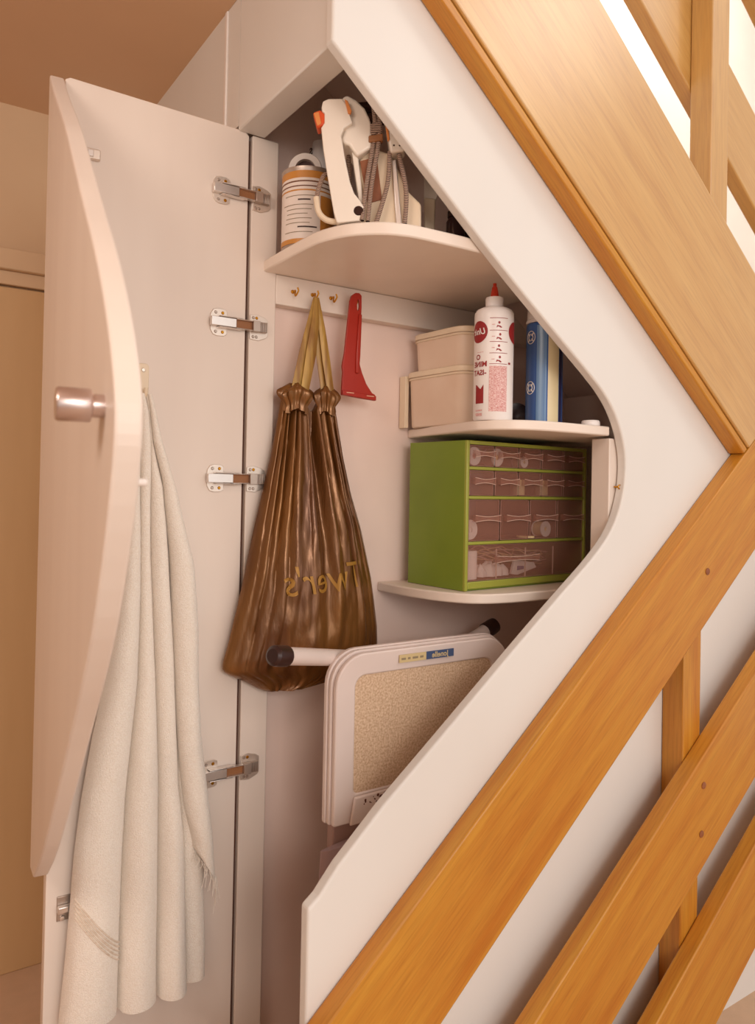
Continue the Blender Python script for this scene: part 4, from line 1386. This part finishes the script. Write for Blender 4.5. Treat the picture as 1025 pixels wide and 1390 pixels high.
wr = thing('wire_bundle', 'bundle of thin pale wires across the wide bottom drawer', 'wire', tuple(cpt(0.22, 0.05, rz4)))
for i in range(9):
    pts = []
    for k in range(9):
        t = k / 8
        pts.append(cpt(0.085 + 0.25 * t + random.uniform(-0.004, 0.004), 0.058 + 0.02 * random.random(), rz4 + 0.040 + 0.012 * math.sin(t * 5 + i) - 0.012 * t + 0.0022 * i * (1 if k % 2 else 0.7)))
    B().tube(smooth_poly([tuple(p) for p in pts], 4), 0.0012, 6).build('wire', 'drawer_rib' if i % 2 else 'thread_cream', wr)

# ================================================================== FOLDED STEP STOOL
stl = thing('step_stool', 'folded white enamel step stool with brown mat tread stored upside down', 'step stool', (0.29, -0.19, 0.0))


def rr_outline(x0, x1, z0, z1, r, n=8, rb=0.004):
    pts = []
    for cx_, cz_, a0, rad in ((x1 - r, z1 - r, 0, r), (x0 + r, z1 - r, 90, r), (x0 + rb, z0 + rb, 180, rb), (x1 - rb, z0 + rb, 270, rb)):
        for k in range(n + 1):
            a = math.radians(a0 + 90 * k / n)
            pts.append((cx_ + rad * math.cos(a), cz_ + rad * math.sin(a)))
    return pts


FX0, FX1, FZ0, FZ1 = 0.091, 0.512, 0.640, 0.946


def hoop(y0, y1, grow):
    a = rr_outline(FX0 - grow, FX1 + grow, FZ0, FZ1 + grow, 0.062)
    b = rr_outline(0.1345, 0.468, 0.690, 0.9045, 0.022, rb=0.010)
    n = len(a)
    vs = [(p[0], y0, p[1]) for p in a] + [(p[0], y0 + 0.004, p[1]) for p in b] + [(p[0], y1, p[1]) for p in a] + [(p[0], y1, p[1]) for p in b]
    fs = []
    for i in range(n):
        j = (i + 1) % n
        fs += [(i, j, n + j, n + i), (2 * n + i, 3 * n + i, 3 * n + j, 2 * n + j), (i, 2 * n + i, 2 * n + j, j), (n + i, n + j, 3 * n + j, 3 * n + i)]
    return B().add(vs, fs)


hoop(-0.212, -0.200, 0.0).build('tread_frame', 'stool_enamel', stl, bevel=0.003, ang=50)
hoop(-0.199, -0.190, 0.0035).build('frame_flange', 'stool_enamel', stl, bevel=0.002, ang=50)
hoop(-0.189, -0.178, 0.006).build('frame_flange', 'stool_enamel', stl, bevel=0.002, ang=50)
B().prism(Vector((0, 0, 0)), X, Z, Y, rr_outline(0.132, 0.470, 0.687, 0.907, 0.024, rb=0.011), -0.205, -0.1995).build('tread_mat', 'stool_mat', stl)
B().prism(Vector((0, 0, 0)), X, Z, Y, [(0.131, 0.688), (0.47, 0.694), (0.47, 0.650), (0.122, 0.638)], -0.219, -0.2125).build('crossbar', 'stool_enamel', stl, bevel=0.003)
cb = bpy.data.objects['crossbar']
rs = B()
for i in range(60):
    x = random.uniform(0.15, 0.34)
    z = 0.684 - 0.014 * random.random() + (x - 0.15) * 0.02
    r = random.uniform(0.0010, 0.0034)
    rs.lathe(Vector((x, -0.2192, z)), [(r, -0.0002), (r * 0.8, 0.0003), (0, 0.0003)], 7, X, Z, -Y)
ro = rs.build('rust_spots', 'rust', cb)
ro['kind'] = 'stuff'
# maker's label with mirrored lettering
B().box((0.228, -0.2132, 0.9195), (0.292, -0.2122, 0.9345)).build('label_strip', 'label_cream', stl)
B().box((0.292, -0.2132, 0.9195), (0.3605, -0.2122, 0.9345)).build('label_strip', 'label_blue', stl)
tv, tf = text2d('Jonelle', 0.015, 0.0, 0.0003)
B().add([Vector((0.326 - v.x, -0.2136, 0.9268 + v.y)) for v in tv], tf).build('lettering', 'label_cream', bpy.data.objects['label_strip.001'], fix=False)
lp = B()
for i, w in enumerate((0.010, 0.006, 0.013, 0.008)):
    x = 0.233 + sum((0.010, 0.006, 0.013, 0.008)[:i]) + 0.005 * i
    lp.box((x, -0.2135, 0.9245), (x + w, -0.2131, 0.9285))
lp.build('small_print', 'label_ink', bpy.data.objects['label_strip'])
# tubular legs with rubber ferrules


def leg(p0, p1, r=0.0155):
    p0, p1 = Vector(p0), Vector(p1)
    d = (p1 - p0).normalized()
    o = B().tube([p0, p1], r, 24).build('leg', 'stool_enamel', stl)
    a = p1 - d * 0.022
    B().tube([a, a + d * 0.001, a + d * 0.024, a + d * 0.034, a + d * 0.038], [r + 0.0004, r + 0.0025, r + 0.0025, r + 0.0015, r * 0.75], 24).build('ferrule', 'rubber_black', o)


leg((0.235, -0.100, 0.905), (-0.036, -0.232, 0.965))
leg((0.40, -0.105, 0.878), (0.572, -0.090, 0.938))
leg((0.150, -0.172, 0.62), (0.150, -0.172, 0.10), 0.0125)
leg((0.452, -0.172, 0.66), (0.452, -0.172, 0.10), 0.0125)
# lower panel and padded seat
B().box((0.098, -0.198, 0.585), (0.505, -0.176, 0.6395)).build('apron', 'grey_panel', stl, bevel=0.003)
vs, fs = [], []
nu, nv = 40, 24
for j in range(nv + 1):
    for i in range(nu + 1):
        u, v = i / nu, j / nv
        x = 0.072 - 0.020 * v + (0.44 + 0.02 * v) * u
        z = 0.600 + 0.035 * u * (1 - v) - 0.34 * v
        e = (min(1, u * 7, (1 - u) * 7) * min(1, v * 5 + 0.25)) ** 0.5
        wr_ = 0.0035 * mnoise.noise(Vector((x * 16, 0, z * 40))) * math.exp(-v * 4)
        vs.append((x, -0.205 - 0.026 * e - wr_, z + 0.004 * math.sin(u * 9) * (1 - v)))
n1 = len(vs)
vs += [(p[0], -0.200, p[2]) for p in vs]
for j in range(nv):
    for i in range(nu):
        a = j * (nu + 1) + i
        fs += [(a, a + 1, a + nu + 2, a + nu + 1), (a + n1, a + n1 + nu + 1, a + n1 + nu + 2, a + n1 + 1)]
for i in range(nu):
    e = nv * (nu + 1) + i
    fs += [(i, i + n1, i + 1 + n1, i + 1), (e, e + 1, e + 1 + n1, e + n1)]
for j in range(nv):
    a = j * (nu + 1)
    e = a + nu
    fs += [(a, a + nu + 1, a + nu + 1 + n1, a + n1), (e, e + n1, e + nu + 1 + n1, e + nu + 1)]
B().add(vs, fs).build('padded_seat', 'seat_vinyl', stl, ang=60)
